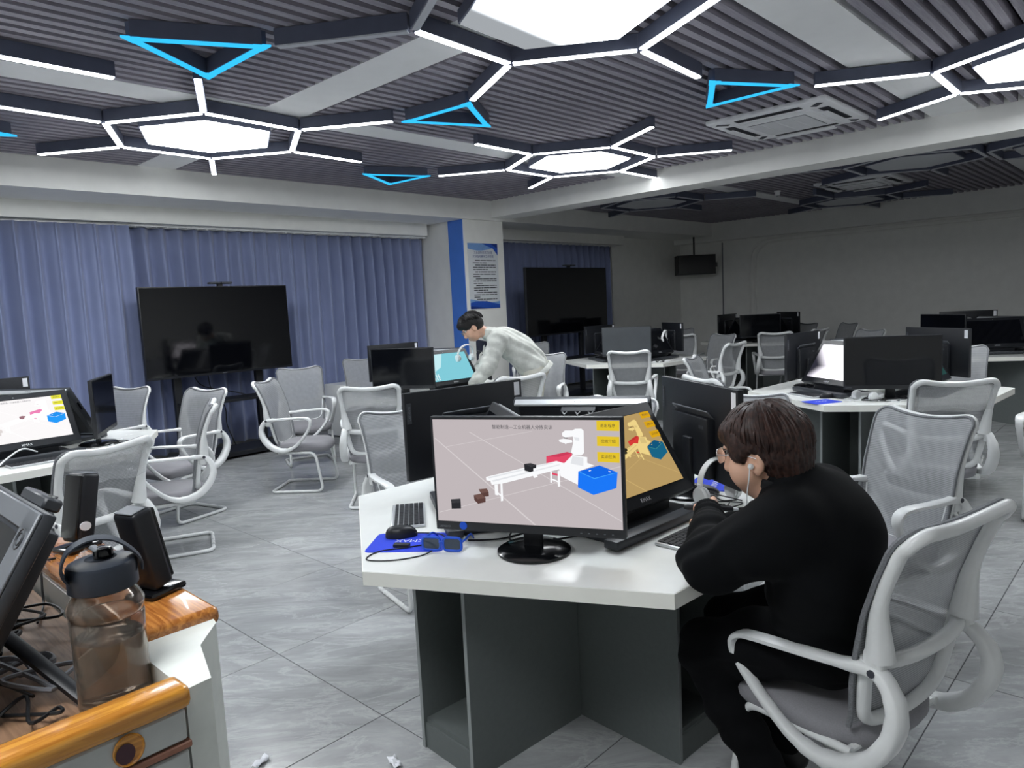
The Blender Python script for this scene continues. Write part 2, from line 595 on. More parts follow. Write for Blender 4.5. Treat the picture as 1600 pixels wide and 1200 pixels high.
X0, X1, Y0, Y1 = -2.5, 14.35, -2.2, 8.5
ZS, ZC = 3.03, 3.14
fl = struct('floor', MB().box(((X0 + X1) / 2, (Y0 + Y1) / 2, -0.052), (X1 - X0, Y1 - Y0, 0.1)), M['grout'])
TS = 0.79
tb = MB(); tb.rbox((0, 0, -0.005), (TS - 0.0035, TS - 0.0035, 0.01), 0.0012, 1)
tile_me = tb.mesh('tile', M['tile'], True, 20)
rest = MB()
i0 = math.floor((X0 - 1.5014) / TS); j0 = math.floor((Y0 - 2.986) / TS)
for i in range(i0, i0 + 24):
    for j in range(j0, j0 + 16):
        cx = 1.5014 + (i + .5) * TS; cy = 2.986 + (j + .5) * TS
        ax, bx = max(cx - TS / 2, X0), min(cx + TS / 2, X1); ay, by = max(cy - TS / 2, Y0), min(cy + TS / 2, Y1)
        if bx - ax < 0.02 or by - ay < 0.02: continue
        full = bx - ax > TS - .001 and by - ay > TS - .001
        vis = False
        for u in (-.5, 0, .5):
            for v in (-.5, 0, .5):
                q = project((cx + u * TS, cy + v * TS, 0))
                if q and -150 < q[0] < 1750 and -50 < q[1] < 1350: vis = True
        if vis and full:
            o = bpy.data.objects.new('tile', tile_me); COL.objects.link(o); o.parent = fl
            o.location = (cx, cy, 0)
        else:
            rest.box(((ax + bx) / 2, (ay + by) / 2, -0.005), (bx - ax - .0035, by - ay - .0035, 0.01))
tag(obj('tile_field', rest, M['tile'], fl, False), kind='stuff')

struct('wall_back', MB().box(((X0 + X1) / 2, Y1 + .05, 1.57), (X1 - X0, .1, 3.14)), M['wall'])
struct('wall_right', MB().box((X1 + .05, (Y0 + Y1) / 2, 1.57), (.1, Y1 - Y0 + .2, 3.14)), M['wall'])
struct('wall_left', MB().box((X0 - .05, (Y0 + Y1) / 2, 1.57), (.1, Y1 - Y0 + .2, 3.14)), M['wall'])
struct('wall_front', MB().box(((X0 + X1) / 2, Y0 - .05, 1.57), (X1 - X0, .1, 3.14)), M['wall'])
ce = struct('ceiling', MB().box(((X0 + X1) / 2, (Y0 + Y1) / 2, ZC + .05), (X1 - X0 + .2, Y1 - Y0 + .2, .1)), M['ceil_dark'])

# slats run along X, broken by the white boards
BOARDS = [(-1.0, 7.53, 4.90, 5.20), (-1.0, 7.53, 1.42, 1.77), (2.73, 3.08, 1.77, 4.90), (2.73, 3.08, 5.20, 7.40),
          (7.94, 14.1, 4.80, 5.06), (7.94, 14.1, 1.42, 1.77)]
for a, b, c, d in BOARDS:
    o = obj('ceiling_board', MB().box(((a + b) / 2, (c + d) / 2, ZS + .03), (b - a, d - c, .05)), M['panel_white'], ce, False)
_sl = {}
def slat(x0, x1, y):
    L = round(x1 - x0, 3)
    if L not in _sl:
        _sl[L] = MB().box((0, 0, 0), (L, .052, .075)).mesh('slat', M['slat'], False)
    o = bpy.data.objects.new('slat', _sl[L]); COL.objects.link(o); o.parent = ce
    o.location = ((x0 + x1) / 2, y, ZS + .0375)
for k in range(84):
    y = -0.95 + .1 * k
    if any(c - .035 < y < d + .035 for a, b, c, d in BOARDS[:2]): continue
    slat(-1.0, 2.72, y); slat(3.09, 7.5, y)
for k in range(84):
    y = -0.95 + .1 * k
    if any(c - .035 < y < d + .035 for a, b, c, d in BOARDS[4:]): continue
    slat(7.96, 14.07, y)

# soffit along the curtain wall, its curtain boxes, the cross beam, the soffit on the far wall
struct('trim_1', MB().box(((X0 + 14.1) / 2, 7.95, 2.95), (14.1 - X0, 1.1, .38)), M['beam'])
struct('trim_2', MB().box((7.735, (Y0 + 7.4) / 2, 2.97), (.40, 7.4 - Y0, .34)), M['beam'])
struct('trim_3', MB().box((14.225, (Y0 + Y1) / 2, 2.90), (.25, Y1 - Y0, .48)), M['beam'])
struct('trim_4', MB().box(((X0 + 6.9) / 2, 8.27, 2.675), (6.9 - X0, .34, .17)).box(((X0 + 6.9) / 2, 8.30, 2.575), (6.9 - X0, .03, .03)), M['wall'])
struct('trim_5', MB().box(((7.8 + 11.9) / 2, 8.27, 2.675), (4.1, .34, .17)), M['wall'])
co = struct('column', MB().box((7.40, 7.975, 1.38), (.8, 1.05, 2.76)), M['wall'])
obj('blue_stripe', MB().box((6.998, 7.605, 1.38), (.01, .30, 2.755)), M['blue_paint'], co, False)
struct('wall_inner', MB().box(((11.75 + X1) / 2, 8.40, 1.38), (X1 - 11.75, .19, 2.76)), M['wall'])

# curtains
def curtain(name, x0, x1, label, seed, yc=8.22, amp=.058, folds=12.5, z0=.06, z1=2.56):
    rnd = random.Random(seed)
    ph = [rnd.uniform(0, 6.28) for _ in range(4)]
    n = int((x1 - x0) * folds * 10)
    def fn(u, v):
        x = x0 + (x1 - x0) * u; z = z0 + (z1 - z0) * v
        s = x * folds * 6.283 / 2.2 + .8 * math.sin(x * 1.3 + ph[0]) + .5 * math.sin(x * 3.1 + ph[1])
        pin = 1 - .45 * max(0, (z - 2.25) / .3)
        a = amp * pin * (1 + .35 * math.sin(x * 2.3 + ph[2])) 
        y = yc - a * math.sin(s) - .015 * math.sin(2 * s + ph[3] + .4 * z)
        x += .02 * math.sin(z * 1.1 + x * 2 + ph[1]) * (1 - v) + .018 * math.cos(s)
        return (x, y, z)
    mb = MB().grid(fn, n, 9)
    o = obj(name, mb, M['curtain'], None, True, 180)
    md = o.modifiers.new('thick', 'SOLIDIFY'); md.thickness = .004
    return tag(o, label, 'curtain', 'blue grey curtains')
curtain('curtain', .35, 2.85, 'lit blue-grey pleated curtain left of the television, behind the left desk', 1, yc=8.15)
curtain('curtain', 2.62, 6.98, 'wide blue-grey pleated curtain hanging behind the big television by the column', 2, yc=8.30)
curtain('curtain', 7.85, 11.6, 'shaded dark curtain right of the poster column, behind the unlit screen', 3, yc=8.22)
for (a, b, lab) in ((.2, 6.95, 'curtain rail above the lit curtains'), (7.82, 11.75, 'curtain rail above the shaded curtain right of the column')):
    t = thing('curtain_rail', lab, 'rail', ((a + b) / 2, 8.22, 2.565))
    obj('track', MB().box((0, 0, .012), (b - a, .03, .022)), M['white_metal'], t, False)
    g = MB()
    k = a
    while k < b:
        g.box((k - (a + b) / 2, 0, -.004), (.012, .012, .014)); k += .11
    tag(obj('hooks', g, M['white_plastic'], t, False), kind='stuff')

# conduits on the far wall
def pipe(name, pts, r, m, label, cat):
    return tag(obj(name, MB().tube(smooth_path(pts, 6), r, 8), m, None), label, cat)
XW = 14.33
pipe('wall_conduit', [(XW, 6.55, .1), (XW, 6.55, 1.6), (XW, 6.55, 2.15), (XW, 6.50, 2.36), (XW, 6.35, 2.50), (XW, 6.1, 2.545), (XW, 5.5, 2.55), (XW, 3.0, 2.55), (XW, 0, 2.55), (XW, -2, 2.55)], .018, M['wall'], 'bent white conduit arching across the dim far wall', 'pipe')
pipe('wall_conduit', [(XW, 6.67, .1), (XW, 6.67, 1.6), (XW, 6.67, 2.15), (XW, 6.60, 2.42), (XW, 6.42, 2.56), (XW, 6.1, 2.615), (XW, 5.5, 2.62), (XW, 3.0, 2.62), (XW, 0, 2.62), (XW, -2, 2.62)], .018, M['wall'], 'outer bent white conduit running above the other on the far wall', 'pipe')
pipe('wall_cable', [(XW, 7.28, .1), (XW, 7.28, 1.2), (XW, 7.28, 2.63)], .012, M['cable_grey'], 'thin straight cable down the far wall beside the hung loudspeaker', 'cable')

# ------------------------------------------------------------------ ceiling lamps
EDGE, SPOKE, TW, TH, ZF = .755, .75, .050, .082, 2.94
def bar_mesh(L, key, on_mat):
    h = MB().box((0, 0, TH / 2 + .004), (L, TW, TH))
    d = MB().box((0, 0, .002), (L - .012, TW - .012, .012))
    return h.mesh(key + '_housing', M['housing'], False), d.mesh(key + '_diffuser', on_mat, False)
BAR = {}
def bar(parent, a, b, state, name='tube'):
    a = Vector(a); b = Vector(b); L = round((b - a).length, 3)
    k = (L, state)
    if k not in BAR:
        BAR[k] = bar_mesh(L, 'tube', {'on': M['tube_on'], 'off': M['tube_off'], 'blue': M['blue_on']}[state])
    h = bpy.data.objects.new(name, BAR[k][0]); COL.objects.link(h); h.parent = parent
    h.location = ((a.x + b.x) / 2, (a.y + b.y) / 2, 0); h.rotation_euler = (0, 0, math.atan2(b.y - a.y, b.x - a.x))
    d = bpy.data.objects.new('diffuser', BAR[k][1]); COL.objects.link(d); d.parent = h
    return h
def hexpoly(r, rot=0): return [(r * math.cos(rad(60 * k + rot)), r * math.sin(rad(60 * k + rot))) for k in range(6)]
PANR = .515
_pan = {}
def panel(parent, state):
    if state not in _pan:
        pm = MB().prism(hexpoly(PANR), .004, .03).mesh('panel', {'on': M['panel_on'], 'off': M['panel_off'], 'half': M.get('panel_half', M['panel_on'])}[state], False)
        rm = MB().prism(hexpoly(PANR + .012), .012, .075).mesh('panel_case', M['housing'], False)
        _pan[state] = (rm, pm)
    c = bpy.data.objects.new('panel', _pan[state][0]); COL.objects.link(c); c.parent = parent
    d = bpy.data.objects.new('diffuser', _pan[state][1]); COL.objects.link(d); d.parent = c
def hexlamp(x, y, rot, label, state='on', spokes=range(6), off=(), pstate=None, group='lit hexagon ceiling lamps'):
    t = thing('hexagon_lamp', label, 'ceiling lamp', (x, y, ZF), rad(rot), group)
    V = [Vector((EDGE * math.cos(rad(60 * k)), EDGE * math.sin(rad(60 * k)), 0)) for k in range(6)]
    for k in range(6):
        a, b = V[k], V[(k + 1) % 6]
        e = (b - a).normalized() * .015
        bar(t, a + e, b - e, 'off' if ('e', k) in off else state)
    for k in spokes:
        d = V[k].normalized()
        bar(t, V[k] + d * .028, V[k] + d * SPOKE, 'off' if ('s', k) in off else state, 'spoke')
    panel(t, pstate or state)
    return t

def panel_half():
    """A panel whose light source at one end has failed: brightness falls off across it."""
    m = bpy.data.materials.new('half_lit_panel'); m.use_nodes = True
    t = NT(m)
    for nd in list(t.n):
        if nd.type == 'BSDF_PRINCIPLED': t.n.remove(nd)
    e = t.add('ShaderNodeEmission'); tc = t.add('ShaderNodeTexCoord'); sp = t.add('ShaderNodeSeparateXYZ')
    t.link(tc.outputs['Object'], sp.inputs[0])
    mr = t.add('ShaderNodeMapRange', interpolation_type='SMOOTHSTEP')
    mr.inputs['From Min'].default_value = .06; mr.inputs['From Max'].default_value = .30
    mr.inputs['To Min'].default_value = PANEL_W; mr.inputs['To Max'].default_value = .17
    t.link(sp.outputs['Y'], mr.inputs['Value'])
    e.inputs['Color'].default_value = (.88, .94, 1, 1)
    t.link(mr.outputs[0], e.inputs['Strength'])
    t.link(e.outputs[0], t.n['Material Output'].inputs['Surface'])
    return m
M['panel_half'] = panel_half()
hexlamp(2.63, 5.64, 4, 'lit white hexagon ceiling lamp with spokes above the left television')
hexlamp(6.02, 4.62, 1.5, 'small-looking lit hexagon ceiling lamp near the column and beam')
hexlamp(2.90, 2.29, 3.5, 'large half-lit hexagon ceiling lamp at the top of the view', off=(('e', 2), ('s', 2), ('s', 3), ('e', 3)), pstate='half')
hexlamp(6.02, .67, 1, 'lit hexagon ceiling lamp beside the beam, right of the ceiling conditioner')
hexlamp(.10, 4.50, 2, 'lit hexagon lamp cut off by the left frame edge, only its spoke in view', spokes=(0, 5, 4))
hexlamp(-.35, 1.1, 2, 'unseen hexagon lamp added above the podium to light it', spokes=(1,))  # added outside the view to brighten the podium and left side
for (x, y, lab, sp) in ((9.46, 2.40, 'unlit hexagon ceiling lamp beside the second conditioner beyond the beam', (0, 1, 2, 3)),
                    (12.56, 4.13, 'unlit hexagon ceiling lamp nearest the far wall', (0, 1, 3, 4, 5)),
                    (9.56, 6.0, 'unlit hexagon ceiling lamp right behind the beam, near the shaded curtain', (0, 1, 3, 5)),
                    (9.85, 1.02, 'unlit hexagon ceiling lamp at the right frame edge beyond the beam', (0, 5))):
    hexlamp(x, y, 0, lab, 'off', sp, group='unlit hexagon ceiling lamps')
def trilamp(P, label, grp='blue triangle lamps'):
    c = sum((Vector((p[0], p[1], 0)) for p in P), Vector()) / 3
    t = thing('triangle_lamp', label, 'ceiling lamp', (c.x, c.y, ZF), 0, grp)
    Q = [Vector((p[0], p[1], 0)) - c for p in P]
    for k in range(3):
        a, b = Q[k], Q[(k + 1) % 3]
        if (Q[2] - Q[0]).cross(Q[1] - Q[0]).z > 0: pass
        # centre line set in by half a tube
        n = Vector((-(b - a).y, (b - a).x, 0)).normalized()
        if n.dot(-a) < 0: n = -n
        d = (b - a).normalized()
        bar(t, a + n * TW / 2 + d * .045, b + n * TW / 2 - d * .045, 'blue')
    for k in range(3):   # mitred corner pieces
        mb = MB()
        q = Q[k]; n = -q.normalized()
        l = (Q[(k + 1) % 3] - q).normalized(); r = (Q[k - 1] - q).normalized()
        mb.prism([(q.x, q.y), ((q + l * .09).x, (q + l * .09).y), ((q + n * .104).x, (q + n * .104).y), ((q + r * .09).x, (q + r * .09).y)], -.0035, .007)
        obj('corner', mb, M['blue_on'], t, False)
    return t
k = 1.4
trilamp([(1.009 * k, 2.771 * k), (1.455 * k, 2.533 * k), (1.443 * k, 3.037 * k)], 'blue triangle ceiling lamp, biggest in view, above the left curtain')
trilamp([(2.565 * k, 2.626 * k), (2.997 * k, 2.913 * k), (2.525 * k, 3.122 * k)], 'blue triangle ceiling lamp between two hexagon lamps in mid ceiling')
trilamp([(3.233 * k, 1.696 * k), (3.665 * k, 1.439 * k), (3.666 * k, 1.945 * k)], 'blue triangle ceiling lamp beside the lit ceiling conditioner')
trilamp([(3.201 * k, 4.444 * k), (3.682 * k, 4.242 * k), (3.648 * k, 4.715 * k)], 'blue triangle ceiling lamp near the soffit, farthest from the camera')
trilamp([(1.081 * k, 4.505 * k), (.65 * k, 4.25 * k), (.65 * k, 4.755 * k)], 'blue triangle lamp cut by the left frame edge')

# ------------------------------------------------------------------ ceiling air conditioners
def cassette(x, y, label, proto=None):
    if proto: return dup(proto, (x, y, 2.995), 0, label)
    t = thing('ceiling_conditioner', label, 'air conditioner', (x, y, 2.995), 0, 'ceiling cassette conditioners')
    s = 1.02
    obj('casing', MB().rbox((0, 0, .02), (s, s, .04), .012, 2), M['ac_white'], t)
    b = MB().rbox((0, 0, -.006), (.62, .62, .03), .012, 2)
    obj('intake_frame', b, M['ac_white'], t)
    g = obj('intake_grille', MB().box((0, 0, -.0225), (.50, .50, .004)), M['mid_grey'], t, False)
    sl = MB()
    for i in range(26):
        sl.box((-.24 + .0192 * i, 0, -.026), (.009, .49, .006))
    tag(obj('grille_bars', sl, M['ac_white'], g, False), kind='stuff')
    sp = MB()
    for i in (-1, 0, 1): sp.box((0, .125 * i, -.028), (.5, .012, .006))
    tag(obj('grille_ribs', sp, M['ac_white'], g, False), kind='stuff')
    for i in range(4):
        R_ = Matrix.Rotation(rad(90 * i), 4, 'Z')
        obj('air_slot', MB().box((.405, 0, -.001), (.080, .55, .004), mtx=R_), M['ac_dark'], t, False)
        obj('flap', MB().rbox((.405, 0, -.004), (.071, .535, .008), .004, 1, mtx=R_ @ Matrix.Rotation(rad(4), 4, 'Y')), M['ac_white'], t)
        obj('corner_slot', MB().box((.40, .40, -.001), (.11, .05, .004), mtx=R_ @ Matrix.Translation((.40, .40, 0)) @ Matrix.Rotation(rad(45), 4, 'Z') @ Matrix.Translation((-.40, -.40, 0))), M['ac_dark'], t, False)
    return t
ac = cassette(6.39, 2.62, 'pale square ceiling cassette conditioner beside the blue triangle lamp')
cassette(11.05, 3.45, 'dim ceiling cassette conditioner beyond the beam in the unlit half', ac)
for (x, y, lab) in ((10.72, 4.55, 'small dim ceiling detector left of the second conditioner'), (10.3, 3.6, 'cylindrical dim ceiling spot beside the second conditioner')):
    t = thing('ceiling_detector', lab, 'detector', (x, y, 2.96))
    obj('body', MB().lathe([(.028, 0), (.04, .01), (.04, .05), (.05, .055), (.05, .07)], 16), M['ac_white'], t)
    obj('lens', MB().lathe([(.012, -.01), (.018, -.004), (.02, .002)], 12), M['mid_grey'], t)
# ================================================================== chairs
def make_chair():
    t = thing('visitor_chair', 'white framed grey mesh visitor chair', 'chair', (0, 0, 0), 0, 'grey mesh visitor chairs')
    RC = .062
    def xb(z, y=0):
        zs = [.41, .48, .56, .64, .74, .84, .92, .955, .99]
        xs = [-.165, -.182, -.196, -.212, -.232, -.256, -.280, -.298, -.330]
        x = float(np.interp(z, zs, xs))
        k = (abs(y) / .23) ** 2
        return x + .022 * k * max(0.0, min(1.0, (.95 - z) / .2))
    def hw(z): return float(np.interp(z, [.44, .55, .64, .8, .93, 1.0], [.188, .212, .221, .224, .231, .233]))
    def ztop(y):
        y = min(abs(y), .2339); t = .960 + .030 * (y / .22) ** 2
        e = y - (.234 - RC)
        return t - (RC - math.sqrt(max(0.0, RC * RC - e * e)) if e > 0 else 0.0)
    # --- upper ring
    half = [(hw(z), z) for z in (.64, .69, .74, .79, .84, .89, .925)] + [(.2338, .948), (.231, ztop(.231)), (.224, ztop(.224)), (.21, ztop(.21)), (.19, ztop(.19)), (.16, ztop(.16)), (.12, ztop(.12)), (.06, ztop(.06)), (0, ztop(0))]
    full = [(y, z) for y, z in half] + [(-y, z) for y, z in reversed(half[:-1])]
    def fw(z): return .017 + .020 * max(0, (.80 - z) / .16) if z < .8 else .017
    P = smooth_path([(xb(z, y) - .016 - (fw(z) - .017) * 1.15, math.copysign(max(0, abs(y) - (fw(z) - .010)), y), z - .008 * (z > .94)) for y, z in full], 2)
    n = len(P)
    fr = MB()
    def width(i): return fw(P[i].z)
    fr.tube(P, [width(i) for i in range(n)], 10, axis=None)
    # middle bar, bowed, and corner webs
    mid = smooth_path([(xb(.63, .2) - .014, .210, .632), (xb(.63) - .02, .16, .620), (xb(.63) - .028, .08, .612), (xb(.63) - .030, 0, .610), (xb(.63) - .028, -.08, .612), (xb(.63) - .02, -.16, .620), (xb(.63, .2) - .014, -.210, .632)], 4)
    fr.tube(mid, .019, 10)
    # lower U that holds the lumbar mesh
    low = [(.205, .632), (.199, .58), (.189, .52), (.172, .458), (.13, .432), (.06, .424), (0, .422)]
    fl_ = low + [(-y, z) for y, z in reversed(low[:-1])]
    fr.tube(smooth_path([(xb(z, y) - .012, y, z) for y, z in fl_], 3), .018, 10)
    for s in (-1, 1):
        fr.rbox((xb(.63) - .016, s * .208, .628), (.05, .035, .075), .012, 2)
    obj('back_frame', fr, M['white_plastic'], t, True, 50)
    # --- netting, on the front of the frame
    def net(u, v):
        y0 = (u - .5) * 2
        y0 = math.copysign(abs(y0) ** .8, y0)
        zt = ztop(y0 * .231)
        z = .418 + (zt - .418) * v
        return (xb(z, y0 * hw(z)) + .006, y0 * (hw(z) + .004), z)
    obj('netting', MB().grid(net, 27, 26), M['netting'], t, True, 180)
    edge = [net(1, v / 20) for v in range(21)] + [net(1 - u / 30, 1) for u in range(1, 30)] + [net(0, 1 - v / 20) for v in range(21)]
    obj('mesh_border', MB().tube([Vector(p) for p in edge], .007, 6), M['grey_cord'], t)
    # --- arm loops
    for s in (-1, 1):
        L = [(-.235, .213, .655), (-.15, .232, .664), (-.03, .252, .672), (.08, .262, .677), (.135, .263, .672), (.163, .262, .648), (.158, .260, .605), (.125, .257, .545), (.075, .252, .48), (.02, .248, .425), (-.03, .246, .395), (-.085, .243, .382), (-.15, .240, .392), (-.215, .236, .43), (-.268, .230, .50), (-.285, .224, .565), (-.272, .217, .618)]
        W = [.020, .022, .024, .024, .024, .023, .019, .017, .017, .019, .022, .025, .028, .030, .030, .027, .023]
        T = [.016, .011, .009, .009, .010, .011, .012, .012, .013, .014, .017, .021, .024, .024, .022, .020, .018]
        path = smooth_path([(x, s * y, z - .012 * max(0, min(1, (z - .38) / .2))) for x, y, z in L], 3, True)
        Wi = [W[i // 3] for i in range(len(path))]; Ti = [T[i // 3] for i in range(len(path))]
        a = obj('armrest', MB().tube(path, Wi, 10, closed=True, axis=(0, 1, 0), t=Ti), M['white_plastic'], t, True, 50)
        obj('screw', MB().lathe([(.010, -.002), (.010, .002)], 10, mtx=Matrix.Translation((-.235, s * .234, .644)) @ Matrix.Rotation(rad(90), 4, 'X')), M['ac_dark'], a)
    for q in (-.02, .02): obj('screw', MB().box((xb(.95) - .033, q, .951), (.006, .009, .005)), M['ac_dark'], t, False)
    # --- seat cushion
    def seat(zs, m):
        mb = MB(); N = 40
        rings = []
        for sc, z in zs:
            ring_ = []
            for i in range(N):
                a = 2 * math.pi * i / N
                c, s_ = math.cos(a), math.sin(a)
                c = math.copysign(abs(c) ** .55, c); s_ = math.copysign(abs(s_) ** .55, s_)
                x = .015 + c * .235 * sc; y = s_ * (.238 - .014 * (1 - c)) * sc
                drop = -.028 * max(0, (x - .13) / .12) ** 2 - .012 * (1 - min(1, (y / .2) ** 2)) * (x < .2)
                ring_.append((x, y, z + drop))
            rings.append(ring_)
        vs = [p for r_ in rings for p in r_]
        fs = []
        for k in range(len(rings) - 1):
            for i in range(N):
                j = (i + 1) % N
                fs.append((k * N + i, k * N + j, (k + 1) * N + j, (k + 1) * N + i))
        fs.append(tuple(range(N - 1, -1, -1))); fs.append(tuple((len(rings) - 1) * N + i for i in range(N)))
        return mb.add(vs, fs, m)
    obj('seat', seat([(.86, .362), (.96, .368), (1.0, .385), (1.0, .405), (.97, .422), (.9, .432), (.72, .438), (.4, .438), (.12, .437)], 0), M['grey_fabric'], t, True, 60)
    # --- sled frame
    sl = []
    for s in (1, -1):
        q = [(-.16, s * .20, .356), (.17, s * .215, .350), (.222, s * .222, .0135), (-.24, s * .222, .0135)]
        sl.append(q)
    pts = sl[0] + list(reversed(sl[1]))
    b = MB().tube(fillet(pts, .06, 6), .0125, 10)
    b.tube([(-.02, .20, .352), (-.02, -.20, .352)], .011, 8)
    b.tube([(-.15, .20, .356), (-.15, -.20, .356)], .011, 8)
    obj('sled_frame', b, M['white_metal'], t)
    return t
chair0 = make_chair()
_cu = [False]
def chair(x, y, deg, label, film=False):
    if not _cu[0]:
        _cu[0] = True
        o = chair0; o.location = (x, y, 0); o.rotation_euler = (0, 0, rad(deg)); o['label'] = label
        kids_ = [(c, [g for g in kids(c)]) for c in kids(o)]; _kidcache[o.name] = kids_
    else:
        o = dup(chair0, (x, y, 0), rad(deg), label)
    if film:
        rnd = random.Random(int(x * 100))
        def fn(u, v):
            y_ = (u - .5) * .40; z = .80 + .15 * v + .01 * math.sin(9 * u + 3)
            return (-.305 - .02 * (v) + .006 * math.sin(31 * u + 11 * v) + .004 * math.sin(57 * v + 17 * u) , y_, z)
        obj('clear_film', MB().grid(fn, 26, 14), M['film'], o, True, 180)
    return o
CH = [
 (2.052, .692, 75, 'nearest white-framed mesh chair, the seated person in black sits in it', 0),
 (3.25, .97, 155, 'mesh chair with pale netting right behind the seated person, arms towards the main desk', 0),
 (5.06, 1.16, 34, 'mesh chair seen from behind with glossy film on its back, pushed at the right desk', 1),
 (1.00, 3.99, 109, 'mesh chair seen from behind in front of the left desk, behind the podium loudspeakers', 1),
 (1.97, 6.69, -155, 'mesh chair behind the left desk, leftmost one before the curtain', 0),
 (2.22, 5.78, 194, 'mesh chair facing left just below the television, its sled frame on open floor', 0),
 (1.83, 4.98, 157, 'mesh chair seen edge-on from its side, right of the left desk', 0),
 (3.30, 5.74, -50, 'empty mesh chair seen side-on in open floor below the television right corner', 0),
 (3.90, 6.68, -112, 'mesh chair between the side-on chair and the curtain, right of the television', 0),
 (3.40, 4.78, 49, 'mesh chair seen from behind with crumpled film, left of the bent man and his desk', 1),
 (2.41, 2.97, 256, 'mesh chair behind the main desk left end, facing the camera behind a black monitor', 0),
 (4.97, 7.05, -112, 'mesh chair against the curtain, half hidden behind the bent man desk monitor', 0),
 (4.26, 4.17, 75, 'mesh chair seen from behind, in front of the bending man in pale jacket', 0),
 (5.80, 5.11, -155, 'pale mesh chair with white edge just right of the bending man', 0),
 (7.55, 6.75, -140, 'dark shaded mesh chair beyond the pale chair right of the bending man', 0),
 (6.84, 4.61, 29, 'mesh chair seen squarely from behind at the middle far desk with headphones', 0),
 (3.06, 2.34, 182, 'mesh chair whose rounded top shows just above the main desk silver-backed computer', 0),
 (4.75, 2.29, -30, 'mesh chair with only a curved white back rail showing beyond the main desk right monitor', 0),
 (3.52, 1.80, 180, 'pale mesh chair top showing right behind the seated person head', 0),
 (6.05, 3.05, -75, 'mesh chair turned sideways left of the right desk, white edge to the left', 0),
 (7.85, 4.15, 87, 'mesh chair seen from behind with flared rail beyond the sideways chair', 0),
 (9.20, 4.93, 160, 'dark mesh chair facing the camera right of the desk with headphones', 0),
 (10.18, 4.40, 29, 'mesh chair seen from behind at the far desk by the far wall', 0),
 (9.84, 5.66, 20, 'mesh chair seen from behind right of the headphones, against the far wall', 0),
 (11.0, 6.45, 200, 'small dark chair top beyond the far desk, below the hung loudspeaker', 0),
 (12.26, 4.93, 159, 'dark mesh chair facing the camera by the far wall, left of three far chairs', 0),
 (10.74, 4.23, 80, 'mesh chair seen from behind right of the far desk monitors', 0),
 (12.1, 4.25, 140, 'edge-on dark chair by the far wall', 0),
 (10.0, 3.25, 150, 'dark chair with its armrests up behind the right desk silver-topped computer', 0),
 (7.10, 1.48, 186, 'pale mesh chair behind the right desk monitor, before the rightmost far desk', 0),
 (10.2, 2.55, 170, 'chair of which only a thin top edge shows behind the right desk monitors', 0),
 (5.68, .52, 184, 'mesh chair cut by the right frame edge, its grey seat and leg showing', 0),
]
for x, y, d, lab, fm in CH:
    o_ = chair(x, y, d, lab, fm)
    if o_ is chair0: continue
# the loaded chair: its arm loops sit a little lower and tip forward
for c_ in kids(chair0):
    if c_.name.startswith('armrest'):
        c_.location = (-.075, 0, -.058); c_.rotation_euler = (0, .12, 0)
    if c_.name.startswith('seat'): c_.location = (.03, 0, -.018)

# ================================================================== desks
HEXR = .925
def make_table():
    t = thing('hexagon_desk', 'white hexagon desk', 'desk', (0, 0, 0), 0, 'hexagon computer desks')
    mb = MB()
    top = hexpoly(HEXR)
    mb.prism(top, .713, .7575)
    bm_ = obj('tabletop', mb, [M['tabletop']], t, False)
    band = MB()
    for k in range(6):
        a = Vector((*hexpoly(HEXR + .0012)[k], 0)); b = Vector((*hexpoly(HEXR + .0012)[(k + 1) % 6], 0))
        n = ((a + b) / 2).normalized() * .0012
        band.add([(*(a - n).xy, .714), (*(b - n).xy, .714), (*(b + n).xy, .714), (*(a + n).xy, .714), (*(a - n).xy, .7565), (*(b - n).xy, .7565), (*(b + n).xy, .7565), (*(a + n).xy, .7565)],
                 [(0, 1, 2, 3), (4, 7, 6, 5), (0, 4, 5, 1), (1, 5, 6, 2), (2, 6, 7, 3), (3, 7, 4, 0)])
    obj('edge_band', band, M['table_edge'], t, False)
    # four computer bays in a cross under the top, open at their ends
    th = .016; L0 = .135
    for an, W, L1 in ((180, .285, .655), (270, .262, .575), (0, .285, .655), (90, .262, .575)):
        c = thing('computer_bay', None, None)
        c.parent = t; c.rotation_euler = (0, 0, rad(an))
        for s in (-1, 1):
            obj('side_panel', MB().box(((L0 + L1) / 2, s * (W / 2 - th / 2), .3565), (L1 - L0, th, .713)), M['grey_board'], c, False)
            obj('edge_strip', MB().box((L1 + .0008, s * (W / 2 - th / 2), .3565), (.001, th, .713)), M['grey_band'], c, False)
        obj('bottom_board', MB().box(((L0 + L1) / 2 - .006, 0, .10), (L1 - L0 - .012, W - 2 * th, th)), M['grey_board'], c, False)
        obj('kick_board', MB().box((L1 - .012, 0, .046), (th, W - 2 * th, .092)), M['grey_board'], c, False)
        obj('back_board', MB().box((L0 + .015, 0, .41), (th, W - 2 * th, .60)), M['grey_board'], c, False)
    return t
desk0 = make_table()
MAIN = (2.12, 1.735); MROT = -4.0
TABLES = [(MAIN[0], MAIN[1], MROT, 'main white hexagon desk in front, with lit monitor and seated person'),
          (5.87, 1.74, -3, 'white hexagon desk at right with black monitor, blue mat and white headphones'),
          (1.05, 5.45, 2, 'white hexagon desk at left frame edge with lit slanted computer'),
          (4.50, 5.40, -3, 'white hexagon desk under the bending man'),
          (7.94, 5.32, -4, 'white hexagon desk beyond the beam with headphones hung on a screen'),
          (9.60, 1.70, 57, 'white hexagon desk at right frame edge in the dim half'),
          (11.45, 5.20, -3, 'white hexagon desk farthest back near the far wall')]
desk0.location = (*TABLES[0][:2], 0); desk0.rotation_euler = (0, 0, rad(TABLES[0][2])); desk0['label'] = TABLES[0][3]
